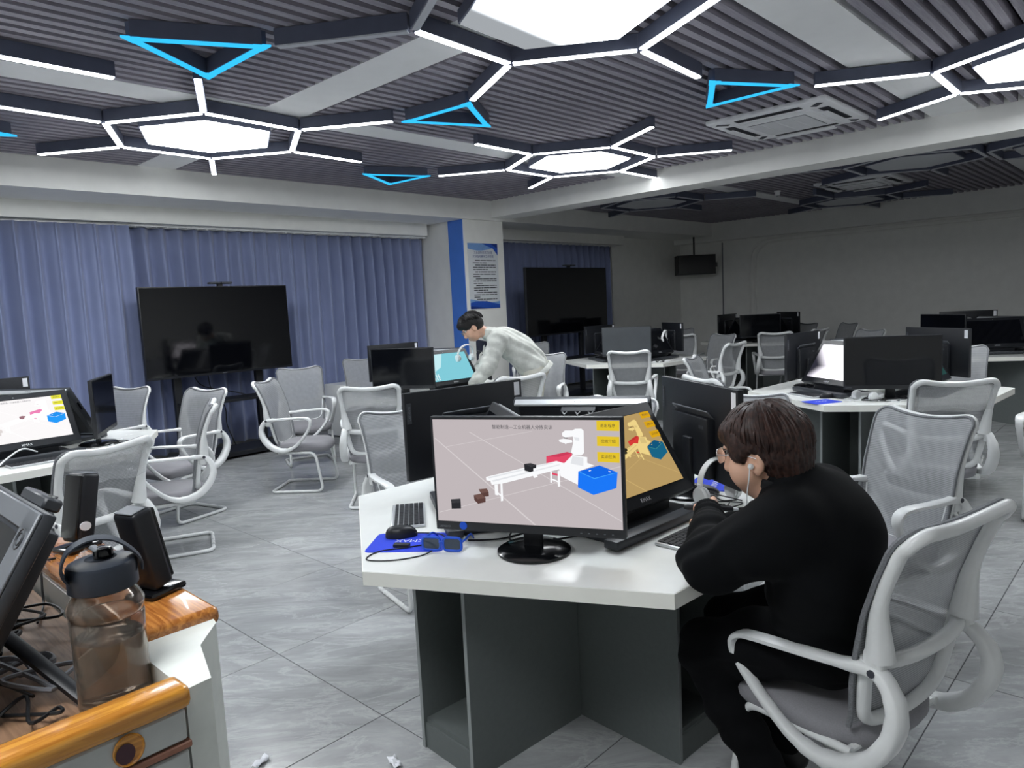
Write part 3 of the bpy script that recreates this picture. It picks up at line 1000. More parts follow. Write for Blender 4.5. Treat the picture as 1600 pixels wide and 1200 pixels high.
_kidcache[desk0.name] = [(c, [g for g in kids(c)]) for c in kids(desk0)]
for x, y, r, lab in TABLES[1:]: dup(desk0, (x, y, 0), rad(r), lab)
# ================================================================== pictures shown on screens
def homog(src, dst):
    A = []; b = []
    for (x, y), (u, v) in zip(src, dst):
        A.append([x, y, 1, 0, 0, 0, -u * x, -u * y]); b.append(u)
        A.append([0, 0, 0, x, y, 1, -v * x, -v * y]); b.append(v)
    h = np.linalg.solve(np.array(A, float), np.array(b, float))
    return np.append(h, 1).reshape(3, 3)
_H = homog([(62, 65), (1447, 75), (1472, 905), (100, 830)], [(0, 0), (1, 0), (1, 1), (0, 1)])
def UV(x, y):
    q = _H @ np.array([x, y, 1.0])
    return q[0] / q[2], q[1] / q[2]
POLY = [  # colour key, outline in picture coordinates
 ('floor', [(62, 65), (1447, 75), (1472, 905), (100, 830)]),
 ('line', [(75, 205), (84, 205), (830, 868), (812, 866)]), ('line', [(330, 160), (340, 160), (1466, 838), (1466, 845)]),
 ('line', [(110, 770), (110, 766), (1455, 421), (1455, 426)]), ('line', [(150, 275), (150, 272), (800, 155), (800, 158)]),
 ('red', [(905, 345), (1060, 312), (1095, 322), (1097, 385), (1045, 395), (905, 398)]), ('red_dark', [(905, 345), (1060, 312), (1095, 322), (1000, 350)]),
 ('red', [(948, 468), (992, 480), (992, 495), (948, 482)]),
 ('white', [(1100, 335), (1208, 352), (1208, 395), (1260, 415), (1143, 460), (1138, 560), (1010, 495), (1000, 440), (1040, 395)]),
 ('white_dim', [(1100, 345), (1180, 355), (1180, 420), (1085, 400)]),
 ('white', [(1100, 150), (1120, 138), (1165, 137), (1182, 152), (1186, 320), (1165, 338), (1110, 335), (1090, 315), (1105, 240)]),
 ('white', [(1022, 170), (1045, 150), (1110, 150), (1115, 195), (1045, 203), (1025, 192)]),
 ('white', [(998, 220), (1035, 212), (1095, 222), (1100, 240), (1060, 246), (1050, 254), (1040, 246), (1005, 236)]), ('dark', [(1035, 202), (1065, 204), (1063, 210), (1037, 209)]),
 ('white_dim', [(1110, 200), (1150, 205), (1150, 230), (1120, 225)]),
 ('white', [(458, 500), (745, 430), (905, 398), (980, 380), (1050, 400), (1050, 430), (590, 548), (500, 560), (490, 530), (460, 525)]),
 ('white_dim', [(470, 503), (950, 390), (960, 396), (480, 512)]), ('white_dim', [(500, 527), (1000, 405), (1010, 410), (512, 537)]),
 ('white', [(520, 560), (545, 555), (548, 640), (525, 635)]), ('white', [(565, 550), (580, 548), (585, 680), (568, 685)]), ('white', [(540, 612), (570, 635), (570, 648), (540, 626)]),
 ('white', [(935, 460), (948, 458), (948, 545), (935, 542)]), ('white', [(990, 455), (1006, 452), (1008, 572), (992, 575)]), ('white', [(945, 510), (992, 530), (992, 542), (945, 522)]),
 ('white', [(808, 490), (840, 484), (842, 500), (815, 508)]),
 ('dark_top', [(742, 402), (790, 395), (832, 408), (790, 422)]), ('dark', [(742, 402), (790, 422), (788, 463), (745, 452)]), ('dark', [(790, 422), (832, 408), (830, 450), (788, 463)]), ('white', [(810, 436), (830, 432), (831, 452), (811, 456)]),
 ('dark_top', [(197, 668), (268, 663), (270, 692), (200, 695)]), ('dark', [(200, 695), (270, 692), (272, 738), (202, 740)]),
 ('brown_top', [(403, 592), (465, 586), (478, 612), (420, 622)]), ('brown', [(420, 622), (478, 612), (480, 645), (430, 650)]), ('brown_top', [(367, 636), (420, 625), (455, 655), (395, 668)]), ('brown', [(367, 636), (395, 668), (400, 702), (372, 675)]), ('brown', [(395, 668), (455, 655), (455, 690), (400, 702)]),
 ('blue', [(1143, 458), (1300, 413), (1433, 465), (1425, 585), (1255, 636), (1140, 578)]), ('blue_dark', [(1143, 458), (1300, 413), (1433, 465), (1262, 512)]),
 ('blue_line', [(1143, 456), (1262, 509), (1433, 463), (1433, 467), (1262, 515), (1143, 461)]), ('white', [(1220, 452), (1238, 448), (1238, 453), (1222, 458)]), ('white', [(1365, 455), (1382, 458), (1382, 464), (1367, 460)]),
 ('yellow', [(1278, 76), (1447, 78), (1447, 155), (1280, 150)]), ('yellow', [(1281, 192), (1447, 198), (1447, 272), (1283, 266)]), ('yellow', [(1284, 310), (1449, 317), (1449, 393), (1286, 385)]),
]
def palette(prefix, k, tint=(1, 1, 1), lift=0.0):
    base = dict(floor=(193, 184, 186), line=(214, 207, 208), red=(226, 74, 104), red_dark=(205, 62, 92), white=(250, 251, 253), white_dim=(228, 230, 234), dark=(44, 44, 48), dark_top=(58, 58, 62), brown=(92, 66, 62), brown_top=(112, 84, 78), blue=(28, 120, 248), blue_dark=(20, 104, 232), blue_line=(70, 170, 255), yellow=(228, 196, 46))
    out = {}
    for n, c in base.items():
        c = [min(255, (v + (255 - v) * lift) * t) for v, t in zip(c, tint)]
        out[n] = E_(prefix + '_' + n, S(*c), k)
    return out
PAL_N = palette('lit_picture', 1.0)
PAL_Y = palette('amber_picture', .85, (1.02, .90, .58))
PAL_W = palette('washed_picture', 1.15, (1, 1, 1), .72)
for q, c in (('red', (232, 130, 180)), ('red_dark', (226, 118, 170)), ('blue', (38, 150, 240)), ('blue_dark', (34, 142, 232)), ('yellow', (226, 222, 60)), ('dark', (150, 110, 120)), ('dark_top', (160, 120, 130))):
    PAL_W[q] = E_('washed_picture_' + q, S(*c), 1.1)

def picture(parent, pal, W, H, z0, x, up=None, caption=True, polys=None, name='picture', ymir=1):
    """Flat picture on a screen whose local frame is: y = viewer's right, z = up (or given up vector), x = out of the screen."""
    up = Vector(up or (0, 0, 1))
    out = Vector((0, 1, 0)).cross(up)
    keys = list(pal.keys())
    mb = MB()
    org = Vector((x, 0, 0)) if not hasattr(x, '__len__') else Vector(x)
    def P(u, v, lay): return org + Vector((0, 1, 0)) * ((u - .5) * W) + up * (z0 + (1 - v) * H) + out * (.0002 * lay)
    for lay, (key, pl) in enumerate(polys or POLY):
        pts = [P(*(UV(*p) if polys is None else p), lay * .5 + 1) for p in pl]
        mb.add(pts, [tuple(range(len(pts)))], keys.index(key))
    o = obj(name, mb, [pal[k_] for k_ in keys], parent, False)
    if caption:
        def T(nm, body, px, size, m):
            u, v = UV(*px)
            text(nm, body, size, m, parent, basis(P(u, v, 26), (0, 1, 0), up), extrude=0)
        T('caption', '智能制造—工业机器人分拣实训', (728, 125), H * .042, M['ink'])
        for body, px in (('退出程序', (1362, 115)), ('视频介绍', (1364, 232)), ('实训任务', (1367, 350))): T('button_text', body, px, H * .034, M['ink'])
    return o

# ================================================================== flat monitors
MW, MH = .612, .366
Ry_ = lambda q: Matrix.Rotation(rad(q), 4, 'Y')
def make_monitor():
    t = thing('monitor', 'black monitor', 'monitor', (0, 0, 0), 0, 'black flat monitors on round stands')
    z0 = .078
    obj('case', MB().rbox((-.012, 0, z0 + MH / 2), (.024, MW, MH), .003, 2), M['black_plastic'], t)
    sc = obj('screen', MB().box((.0003, 0, z0 + .028 + (MH - .036) / 2), (.0012, MW - .016, MH - .036)), M['screen_off'], t, False)
    hump = obj('back_cover', MB().rbox((-.040, 0, z0 + .125), (.036, .29, .235), .006, 2), M['black_plastic'], t)
    obj('stand_neck', MB().rbox((-.062, 0, .12), (.022, .062, .225), .006, 2).box((-.05, 0, .20), (.03, .062, .06)), M['black_plastic'], t)
    obj('stand_base', MB().lathe([(.112, 0), (.118, .004), (.117, .010), (.105, .017), (.05, .022), (.03, .023)], 40, mtx=Matrix.Translation((-.062, 0, 0))), M['black_gloss'], t)
    VM = Matrix.Translation((-.040, 0, z0 + .252)) @ Ry_(48)
    v = obj('vent', MB().rbox((0, 0, 0), (.048, .288, .006), .002, 1, mtx=VM), M['vent_grey'], t)
    g = MB()
    for i in range(26): g.box((0, -.134 + .0107 * i, .0032), (.036, .0068, .002), mtx=VM)
    tag(obj('vent_slits', g, M['black_gloss'], v, False), kind='stuff')
    obj('rating_plate', MB().box((-.0585, -.10, z0 + .205), (.001, .035, .012)), M['dark_grey'], t, False)
    obj('sticker', MB().box((-.0243, -.278, z0 + MH - .042), (.0008, .030, .060)), M['label'], t, False)
    pl = obj('badge', MB().rbox((-.0245, .288, z0 + MH - .085), (.0015, .022, .085), .0005, 1), M['dark_grey'], t)
    text('badge_text', 'Lenovo', .02, M['mid_grey'], pl, basis((-.0254, .288, z0 + MH - .085), (0, 0, 1), (0, 1, 0)) , extrude=0)
    b = obj('buttons', MB(), M['mid_grey'], t, False) if False else None
    bt = MB()
    for i in range(5): bt.box((.0004, .17 + .024 * i, z0 + .012), (.001, .006, .0025))
    obj('control_marks', bt, M['mid_grey'], t, False)
    text('brand_mark', 'Lenovo', .013, M['mid_grey'], t, basis((.0006, -.275, z0 + .013), (0, 1, 0), (0, 0, 1)), extrude=0)
    return t
mon0 = make_monitor()
_mu = [False]
def snap(o):
    _kidcache[o.name] = [(c, [g for g in kids(c)]) for c in kids(o)]
snap(mon0)
def monitor(x, y, deg, label, z=.7575, skip=()):
    if not _mu[0] and not skip:
        _mu[0] = True
        mon0.location = (x, y, z); mon0.rotation_euler = (0, 0, rad(deg)); mon0['label'] = label
        return mon0
    return dup(mon0, (x, y, z), rad(deg), label, skip=skip)

# ================================================================== slanted all-in-one 3D display computers
AW, AH, AT = .585, .375, 33
def make_aio():
    t = thing('slanted_computer', 'slanted display computer', 'computer', (0, 0, 0), 0, 'slanted display computers')
    th = rad(AT)
    upv = Vector((-math.sin(th), 0, math.cos(th))); out = Vector((0, 1, 0)).cross(upv)   # out: screen normal
    o0 = Vector((.0, 0, .072))
    F = Matrix((out, Vector((0, 1, 0)), upv)).transposed().to_4x4(); F.translation = o0
    obj('case', MB().rbox((-.022, 0, AH / 2), (.044, AW, AH), .006, 2, mtx=F), M['dark_grey'], t)
    obj('bezel', MB().rbox((-.001, 0, AH / 2), (.008, AW - .004, AH - .004), .003, 1, mtx=F), M['black_plastic'], t)
    obj('screen', MB().box((.0035, 0, .045 + (AH - .085) / 2), (.0012, AW - .075, AH - .085), mtx=F), M['screen_off'], t, False)
    # deep back: a wedge that reaches down to the foot
    bk = MB()
    prof = [(-.040, .03), (-.040, AH - .012), (-.062, AH - .015), (-.095, AH - .12), (-.105, .14), (-.085, .03)]
    vs = [F @ Vector((x, y, z)) for y in (-1, 1) for x, z in prof]
    vs = []
    for y in (-1, 1):
        for x, z in prof: vs.append(F @ Vector((x, y * (AW / 2 - .03 - max(0, -x - .062) * 3.2), z)))
    n = len(prof)
    bk.add(vs, [tuple(range(n)), tuple(range(2 * n - 1, n - 1, -1))] + [(i, (i + 1) % n, n + (i + 1) % n, n + i) for i in range(n)])
    obj('back_shell', bk, M['black_plastic'], t, False)
    tr = obj('top_trim', MB().rbox((-.040, 0, AH - .002), (.036, AW - .02, .012), .003, 1, mtx=F), M['silver'], t)
    text('trim_text', 'KMAX', .016, M['ink'], tr, basis(F @ Vector((-.042, 0, AH + .0046)), (0, -1, 0), -(F.to_3x3() @ Vector((-1, 0, 0)))), extrude=0)
    cm = obj('camera_bar', MB().rbox((-.076, 0, AH - .024), (.034, .15, .040), .004, 1, mtx=F), M['speaker_black'], t)
    hk = MB()
    for y in (-.055, 0, .055):
        hk.tube([F @ Vector((-.092, y - .010, AH - .006)), F @ Vector((-.098, y, AH - .014)), F @ Vector((-.092, y + .010, AH - .006)), F @ Vector((-.097, y, AH - .03))], .0028, 6)
    obj('sensor_hooks', hk, M['silver'], cm)
    # side ports
    for s in (-1, 1):
        obj('side_port', MB().rbox((-.022, s * (AW / 2 + .0005), AH * .62), (.016, .002, .06), .0008, 1, mtx=F), M['black_gloss'], t)
    # foot: tray, riser, side cheeks
    obj('foot_tray', MB().rbox((-.10, 0, .012), (.26, AW - .12, .024), .005, 2), M['dark_grey'], t)
    obj('front_lip', MB().rbox((.058, 0, .020), (.055, AW - .02, .03), .006, 2, mtx=None), M['dark_grey'], t)
    obj('riser', MB().rbox((-.075, 0, .06), (.10, .34, .10), .008, 2), M['black_plastic'], t)
    text('front_text', 'KMAX', .020, M['white_ink'], t, basis(F @ Vector((.0045, 0, .022)), (0, 1, 0), upv), extrude=0)
    text('front_lamp', '.', .03, M['white_ink'], t, basis(F @ Vector((.0045, .0, AH - .02)), (0, 1, 0), upv), extrude=0)
    return t, F, upv, out
aio0, AF, AUP, AOUT = make_aio()
snap(aio0)
_au = [False]
def aio(x, y, deg, label, z=.7575):
    if not _au[0]:
        _au[0] = True
        aio0.location = (x, y, z); aio0.rotation_euler = (0, 0, rad(deg)); aio0['label'] = label
        return aio0
    return dup(aio0, (x, y, z), rad(deg), label)
def aio_picture(o, pal, polys=None, caption=True):
    return picture(o, pal, AW - .079, AH - .089, .047, AF.translation + AOUT * .0048, AUP, caption, polys)

# devices on every desk: computers face 270, 150, 30; monitors face 210, 90, 330 (desk frame)
def around(T, local, r):
    a = rad(local + T[2])
    return T[0] + r * math.cos(a), T[1] + r * math.sin(a), local + T[2]
TM, TR, TL, TB_, TF, TQ, TG = TABLES
A_front = aio(2.055, 1.335, 267, 'slanted computer the seated person faces, showing an amber robot picture')
aio_picture(A_front, PAL_Y)
aio(*around(TM, 30, .485), 'slanted computer seen from behind with silver top strip and black camera bar, main desk')
aio(*around(TM, 150, .43), 'slanted computer on the main desk behind the keyboard and big lit monitor')
m_front = monitor(1.575, 1.462, 205, 'front lit monitor showing a white robot arm, conveyor and blue crate')
picture(m_front, PAL_N, MW - .018, MH - .038, .078 + .029, .0009)
text('stand_sticker', '●', .034, M['plastic_blue'], m_front, basis((.0009, -.212, .078 + .0135), (0, 1, 0), (0, 0, 1)), extrude=0)
monitor(2.10, 2.29, 81.5, 'black monitor seen from behind at the main desk left, grey vent and white sticker')
monitor(2.55, 1.395, -33, 'black monitor seen from behind at the main desk right, white sticker near the person head')

LAB = {  # desk: (three computers, three monitors)
 'R': (TR, ['slanted computer of the right desk with dark green screen, right of its front monitor', 'slanted computer at left of the right desk with a bright white screen', 'slanted computer at the back of the right desk, silver strip over the white screen'],
       ['black front monitor of the right desk, dark screen to the camera', 'black monitor seen from behind with white sticker above the right desk, before the far desk', 'black monitor seen edge-on from behind at the left end of the right desk']),
 'L': (TL, ['slanted computer at left frame edge showing pink and blue shapes', 'slanted computer at the back of the left desk', 'slanted computer with black side panels at the right of the left desk'],
       ['monitor of the left desk outside the left frame edge', 'monitor at the far side of the left desk by the curtain', 'thin monitor seen edge-on at right of the left desk']),
 'B': (TB_, ['slanted computer with a light blue screen before the bending man', 'slanted computer behind the black monitors of the bending man desk', 'slanted computer in shadow under the bending man'],
       ['black front monitor of the bending man desk, dark screen to the camera', 'black monitor seen from behind over the bending man desk, white sticker at its corner', 'black monitor right behind the face of the bending man']),
 'F': (TF, ['slanted dark computer left on the middle far desk', 'slanted dark computer behind the pale reflecting screen', 'slanted dark computer with a white headset hanging in front'],
       ['monitor with pale grey reflecting screen on the middle far desk', 'black monitor at the left side of the middle far desk', 'black monitor behind the white headset on the middle far desk']),
 'Q': (TQ, ['slanted dark computer behind the others on the rightmost far desk', 'slanted dark computer facing the camera at the right frame edge', 'slanted dark computer outside the right frame edge on the rightmost far desk'],
       ['black monitor outside the frame on the rightmost far desk', 'black monitor left of the slanted dark computer on the rightmost far desk', 'black monitor with white corner sticker, topmost of the rightmost far desk']),
 'G': (TG, ['slanted dark computer facing the camera on the farthest desk', 'slanted dark computer left on the farthest desk', 'slanted dark computer at the back of the farthest desk'],
       ['black front monitor of the farthest desk', 'black monitor with white corner sticker over the farthest desk', 'black monitor right on the farthest desk']),
}
DEV = {}
for key, (T, al, ml) in LAB.items():
    for k, an in enumerate((270, 150, 30)):
        DEV[key + 'a%d' % k] = aio(*around(T, an, .44), al[k])
    for k, an in enumerate((210, 90, 330)):
        if key == 'L' and k == 0: continue
        DEV[key + 'm%d' % k] = monitor(*around(T, an, .575), ml[k])
UVQ = [(0, 0), (1, 0), (1, 1), (0, 1)]
aio_picture(DEV['La0'], PAL_W)
# bright white page with painted viewing-angle darkening, and the light blue page
PAL_P = {'page': E_('white_page', S(232, 228, 236), 1.0), 'shade': E_('page_shade', S(150, 148, 156), 1.0), 'dark': E_('page_dark', S(24, 24, 30), 1.0)}
def soft_page():
    """White page; the darkening from an oblique view is painted into its colour."""
    m = bpy.data.materials.new('page_angle_darkening'); m.use_nodes = True
    t = NT(m)
    for nd in list(t.n):
        if nd.type == 'BSDF_PRINCIPLED': t.n.remove(nd)
    e = t.add('ShaderNodeEmission'); tc = t.add('ShaderNodeTexCoord'); sp = t.add('ShaderNodeSeparateXYZ')
    t.link(tc.outputs['Object'], sp.inputs[0])
    a = t.add('ShaderNodeMath', operation='MULTIPLY_ADD'); a.inputs[1].default_value = 1.0; a.inputs[2].default_value = 0.0
    t.link(sp.outputs['Y'], a.inputs[0])
    z = t.add('ShaderNodeMath', operation='SUBTRACT'); z.inputs[1].default_value = .20
    t.link(sp.outputs['Z'], z.inputs[0])
    z2 = t.add('ShaderNodeMath', operation='ABSOLUTE'); t.link(z.outputs[0], z2.inputs[0])
    s = t.add('ShaderNodeMath', operation='MULTIPLY_ADD'); s.inputs[1].default_value = 1.3
    t.link(z2.outputs[0], s.inputs[0]); t.link(a.outputs[0], s.inputs[2])
    mr = t.add('ShaderNodeMapRange', interpolation_type='SMOOTHSTEP')
    mr.inputs['From Min'].default_value = -.20; mr.inputs['From Max'].default_value = .02
    t.link(s.outputs[0], mr.inputs['Value'])
    rp = t.add('ShaderNodeValToRGB'); rp.color_ramp.elements[0].color = S(30, 30, 38); rp.color_ramp.elements[1].color = S(226, 222, 231)
    t.link(mr.outputs[0], rp.inputs['Fac']); t.link(rp.outputs[0], e.inputs['Color'])
    t.link(e.outputs[0], t.n['Material Output'].inputs['Surface'])
    return m
PAL_P['page'] = soft_page()
aio_picture(DEV['Ra1'], PAL_P, [('page', UVQ)], False)
PAL_C = {'cyan': E_('cyan_page', S(130, 204, 218), 1.0), 'pale': E_('cyan_pale', S(196, 236, 242), 1.0), 'white': E_('cyan_white', S(240, 250, 250), 1.0)}
tower = [('cyan', UVQ), ('pale', [(0, 0), (.45, 0), (.30, .5), (0, .75)])]
for i in range(9):
    for j in range(3 - i // 4):
        u = .05 + .05 * j; v = .93 - .055 * i
        tower.append(('white', [(u, v), (u + .02, v - .03), (u + .035, v), (u + .015, v + .025)]))
aio_picture(DEV['Ba0'], PAL_C, tower, False)
PAL_G = {'g': E_('dim_green_page', S(40, 72, 70), 1.0)}
aio_picture(DEV['Ra0'], PAL_G, [('g', UVQ)], False)
# switched-off screen of the middle far desk, its pale reflection painted as colour
pm = child(DEV['Fm0'], 'screen'); pm.data = pm.data.copy(); pm.data.materials[0] = M['painted_reflection_screen']

# ================================================================== keyboards, mice, mats, glasses, headsets, cables
def make_keyboard():
    t = thing('keyboard', 'keyboard', 'keyboard', (0, 0, 0), 0, 'white slim keyboards with black keys')
    obj('case', MB().rbox((0, 0, .006), (.125, .30, .010), .003, 2).rbox((.050, 0, .004), (.018, .28, .016), .003, 1), M['silver'], t)
    kb = MB()
    for r in range(6):
        n = 14; x = -.048 + r * .0185 - .001
        y = -.142
        row = [.019] * n
        if r == 0: row = [.019, .019, .019, .019, .105, .019, .019, .019, .019]
        if r == 1: row = [.035] + [.019] * 10 + [.038]
        if r == 2: row = [.028] + [.019] * 11 + [.028]
        s = .284 / sum(row)
        for w in row:
            kb.box((x, y + w * s / 2, .0125), (.0155 if r < 5 else .011, w * s - .003, .004)); y += w * s
    tag(obj('keys', kb, M['key_black'], t, False), kind='stuff')
    return t
kb0 = make_keyboard(); snap(kb0)
ZT = .7575
kb0.location = (1.640, 2.135, ZT); kb0.rotation_euler = (0, 0, rad(141)); kb0['label'] = 'slim keyboard at the left end of the main desk beside the blue mat'
def keyboard(x, y, deg, label): return dup(kb0, (x, y, ZT), rad(deg), label)
keyboard(2.045, 1.145, 268, 'slim keyboard under the forearm of the seated person')
keyboard(*around(TL, 270, .60), 'dark keyboard row on the left desk below the slanted computer')
keyboard(*around(TR, 150, .60), 'slim keyboard on the right desk below the bright white screen')
keyboard(*around(TB_, 270, .60), 'slim keyboard on the bending man desk')

def make_mouse():
    t = thing('mouse', 'mouse', 'mouse', (0, 0, 0), 0, 'black computer mice')
    prof = [(0, .0), (.012, .0)]
    def fn(u, v):
        a = 2 * math.pi * u; p = v * math.pi / 2
        x = .056 * math.cos(a) * math.cos(p) ** .6; y = .031 * math.sin(a) * math.cos(p) ** .6 * (1 - .12 * math.cos(a))
        return (x, y, .037 * math.sin(p) ** .8 * (1 - .18 * math.cos(a) * (1 - v)) + .001)
    obj('shell', MB().grid(fn, 24, 10, wrapu=True), M['black_plastic'], t, True, 80)
    obj('wheel', MB().lathe([(.006, -.003), (.009, -.002), (.009, .002), (.006, .003)], 12, mtx=Matrix.Translation((.028, 0, .029)) @ Matrix.Rotation(rad(90), 4, 'X')), M['dark_grey'], t)
    return t
mo0 = make_mouse(); snap(mo0)
mo0.location = (1.475, 1.965, ZT + .002); mo0.rotation_euler = (0, 0, rad(-40)); mo0['label'] = 'black mouse on the blue mat at the main desk left'
dup(mo0, (5.30, 1.90, ZT + .002), rad(150), 'black mouse on the blue mat of the right desk')
def pad(x, y, deg, w, h, label, txt=True):
    t = thing('mouse_mat', label, 'mouse mat', (x, y, ZT), rad(deg), 'blue mouse mats')
    mb = MB().rbox((0, 0, .001), (w, h, .002), .0008, 1)
    pts = fillet([(-w / 2, -h / 2, 0), (w / 2, -h / 2, 0), (w / 2, h / 2, 0), (-w / 2, h / 2, 0)], .02, 4, True)
    obj('mat', MB().prism([(p.x, p.y) for p in pts], 0, .0022), M['pad_blue'], t, False)
    if txt: text('mat_text', 'KMAX', .036, M['white_ink'], t, basis((.0, -.012, .0026), (1, 0, 0), (0, 1, 0)), extrude=0)
    return t
pad(1.452, 1.895, 128, .26, .19, 'blue mouse mat with white lettering on the main desk left corner')
pad(2.67, 1.42, 20, .20, .16, 'blue mouse mat behind the white headset at the main desk right')
pad(5.10, 1.86, 150, .22, .17, 'blue mouse mat on the front corner of the right desk')
tag(obj('receiver_block', MB().rbox((0, 0, .006), (.055, .022, .012), .002, 1), M['key_black'], None, loc=(1.405, 1.875, ZT + .0022), rotz=rad(-58)), 'small black block lying on the blue mat below the mouse', 'receiver')

def rrect(w, h, r, n=4):
    return [(p.x, p.y) for p in fillet([(-w / 2, -h / 2, 0), (w / 2, -h / 2, 0), (w / 2, h / 2, 0), (-w / 2, h / 2, 0)], r, n, True)]
def glasses3d(x, y, deg, label):
    t = thing('viewing_glasses', label, 'glasses', (x, y, ZT), rad(deg))
    fr = MB()
    for s in (-1, 1):
        fr.tube([Vector((s * .036 + a, -.004, .026 + b)) for a, b in rrect(.062, .042, .014)], .0042, 8, closed=True)
        obj('lens', MB().prism(rrect(.056, .036, .012), -.0008, .0008, mtx=Matrix.Translation((s * .036, -.004, .026)) @ Matrix.Rotation(rad(90), 4, 'X')), M['dark_lens'], t, False)
    fr.tube([(-.008, -.004, .030), (0, -.006, .033), (.008, -.004, .030)], .004, 8)
    obj('front_frame', fr, M['plastic_blue'], t)
    for s in (-1, 1):
        obj('temple', MB().tube(smooth_path([(s * .068, -.002, .033), (s * .070, .03, .033), (s * .068, .09, .030), (s * .064, .125, .006)], 4), .0035, 8), M['plastic_blue'], t)
    return t
glasses3d(1.462, 1.735, 118 + 180, 'blue framed dark-lens viewing glasses standing on the main desk')

def headset(name, loc, M4, label):
    """White headband headset; local: band arcs in the y-z plane."""
    t = thing(name, label, 'headset', (0, 0, 0), 0, 'white headsets')
    t.matrix_world = Matrix.Translation(loc) @ M4
    arc = [(0, .085 * math.cos(a), .10 + .095 * math.sin(a)) for a in np.linspace(0, math.pi, 15)]
    obj('headband', MB().tube(arc, .014, 8, axis=(1, 0, 0), t=.0035), M['white_plastic'], t)
    for s in (-1, 1):
        c = obj('ear_cup', MB().lathe([(.012, -.012), (.032, -.010), (.036, 0), (.032, .010), (.01, .013)], 20, mtx=Matrix.Translation((0, s * .082, .062)) @ Matrix.Rotation(rad(90), 4, 'X')), M['white_plastic'], t)
        obj('ear_pad', MB().lathe([(.014, -.008), (.030, -.006), (.032, .002), (.026, .008)], 20, mtx=Matrix.Translation((0, s * .066, .062)) @ Matrix.Rotation(rad(90), 4, 'X')), M['cable_white'], c)
        obj('slider', MB().tube([(0, s * .085, .075), (0, s * .087, .11)], .008, 8), M['white_plastic'], t)
    return t
Rz = lambda d: Matrix.Rotation(rad(d), 4, 'Z')
Rx = lambda d: Matrix.Rotation(rad(d), 4, 'X')
Ry = lambda d: Matrix.Rotation(rad(d), 4, 'Y')
headset('headset', (2.43, 1.27, ZT - .02), Rz(70), 'white headset standing between the slanted screen and the seated person')
headset('headset', (5.22, 1.66, ZT + .032), Rz(-30) @ Ry(90), 'white headset lying on the front of the right desk')
_q = around(TB_, 270, .40)
headset('headset', (4.68, 5.07, 1.00), Rz(-100) @ Ry(20), 'white headset hung on the corner of the light blue screen')
headset('headset', (8.17, 5.02, .925), Rz(-75) @ Ry(15), 'white headset hanging before the black monitor of the middle far desk')

def cable(pts, r, m, label, nm='cable', group=None):
    return tag(obj(nm, MB().tube(smooth_path(pts, 6), r, 6), m, None), label, 'cable', group)
z = ZT + .003
cable([(1.50, 1.93, z + .012), (1.56, 1.86, z + .004), (1.52, 1.80, z + .003), (1.42, 1.84, z + .003), (1.33, 1.90, z), (1.26, 1.87, z), (1.30, 1.80, z), (1.38, 1.755, z), (1.43, 1.75, z + .004)], .0022, M['cable_black'], 'thin black cable looping round the blue mat to the viewing glasses')
cable([(1.78, 1.70, z), (1.70, 1.66, z), (1.66, 1.60, z), (1.73, 1.52, z), (1.84, 1.46, z)], .003, M['cable_black'], 'black cable behind the stand of the front lit monitor')
cable([(1.58, 1.74, z), (1.64, 1.66, z + .002), (1.72, 1.64, z), (1.83, 1.62, z)], .003, M['cable_black'], 'black cable from the viewing glasses towards the desk middle')
cable([(1.60, 1.88, ZT + .06), (1.64, 1.82, z), (1.70, 1.76, z), (1.76, 1.78, z + .03)], .003, M['cable_black'], 'black cable hanging beside the blue mat corner')
cable([(1.66, 1.90, ZT + .085), (1.63, 1.86, ZT + .06), (1.62, 1.84, ZT + .02), (1.66, 1.83, z)], .0025, M['cable_white'], 'white lead by the lit monitor left edge')
rnd = random.Random(3)
for i in range(4):
    pts = [(2.33 + .10 * i * .4 + rnd.uniform(-.06, .06), 1.24 + rnd.uniform(-.07, .07), z + .004 * i) for _ in range(7)]
    cable(pts, .0026, M['cable_black' if i else 'cable_white'], ['white coiled lead under the amber slanted screen', 'black tangled cable right of the amber slanted screen', 'second black tangled cable by the white headset', 'black cable beside the seated person hand'][i])
for i in range(5):
    pts = [(5.33 + rnd.uniform(-.16, .16), 1.50 + rnd.uniform(-.12, .25), z + .003 * i) for _ in range(7)]
    cable(pts, .004, M['cable_white' if i < 3 else 'cable_black'], ['white cable under the right desk front monitor', 'white cable curling round the right desk headset', 'white cable from the right desk slanted screen', 'black cable under the right desk front monitor', 'black cable by the right desk stand'][i])
for i in range(2):
    pts = [(1.62 + rnd.uniform(-.12, .12), 5.12 + rnd.uniform(-.1, .15), z + .003 * i) for _ in range(6)]
    cable(pts, .004, M['cable_black' if i else 'cable_white'], ['white cable beside the left desk slanted computer', 'black cable beside the left desk edge-on monitor'][i])
cable([(1.10, 4.97, ZT + .05), (1.02, 4.93, ZT + .085), (.93, 4.88, ZT + .05), (.88, 4.84, z + .02)], .005, M['cable_white'], 'white lead arching over the left desk keyboard')
for i in range(2):
    pts = [(7.62 + rnd.uniform(-.18, .18), 4.72 + rnd.uniform(-.1, .15), z + .004 * i) for _ in range(6)]
    cable(pts, .006, M['cable_black' if i else 'cable_white'], ['white cable on the middle far desk', 'black cable on the middle far desk'][i])

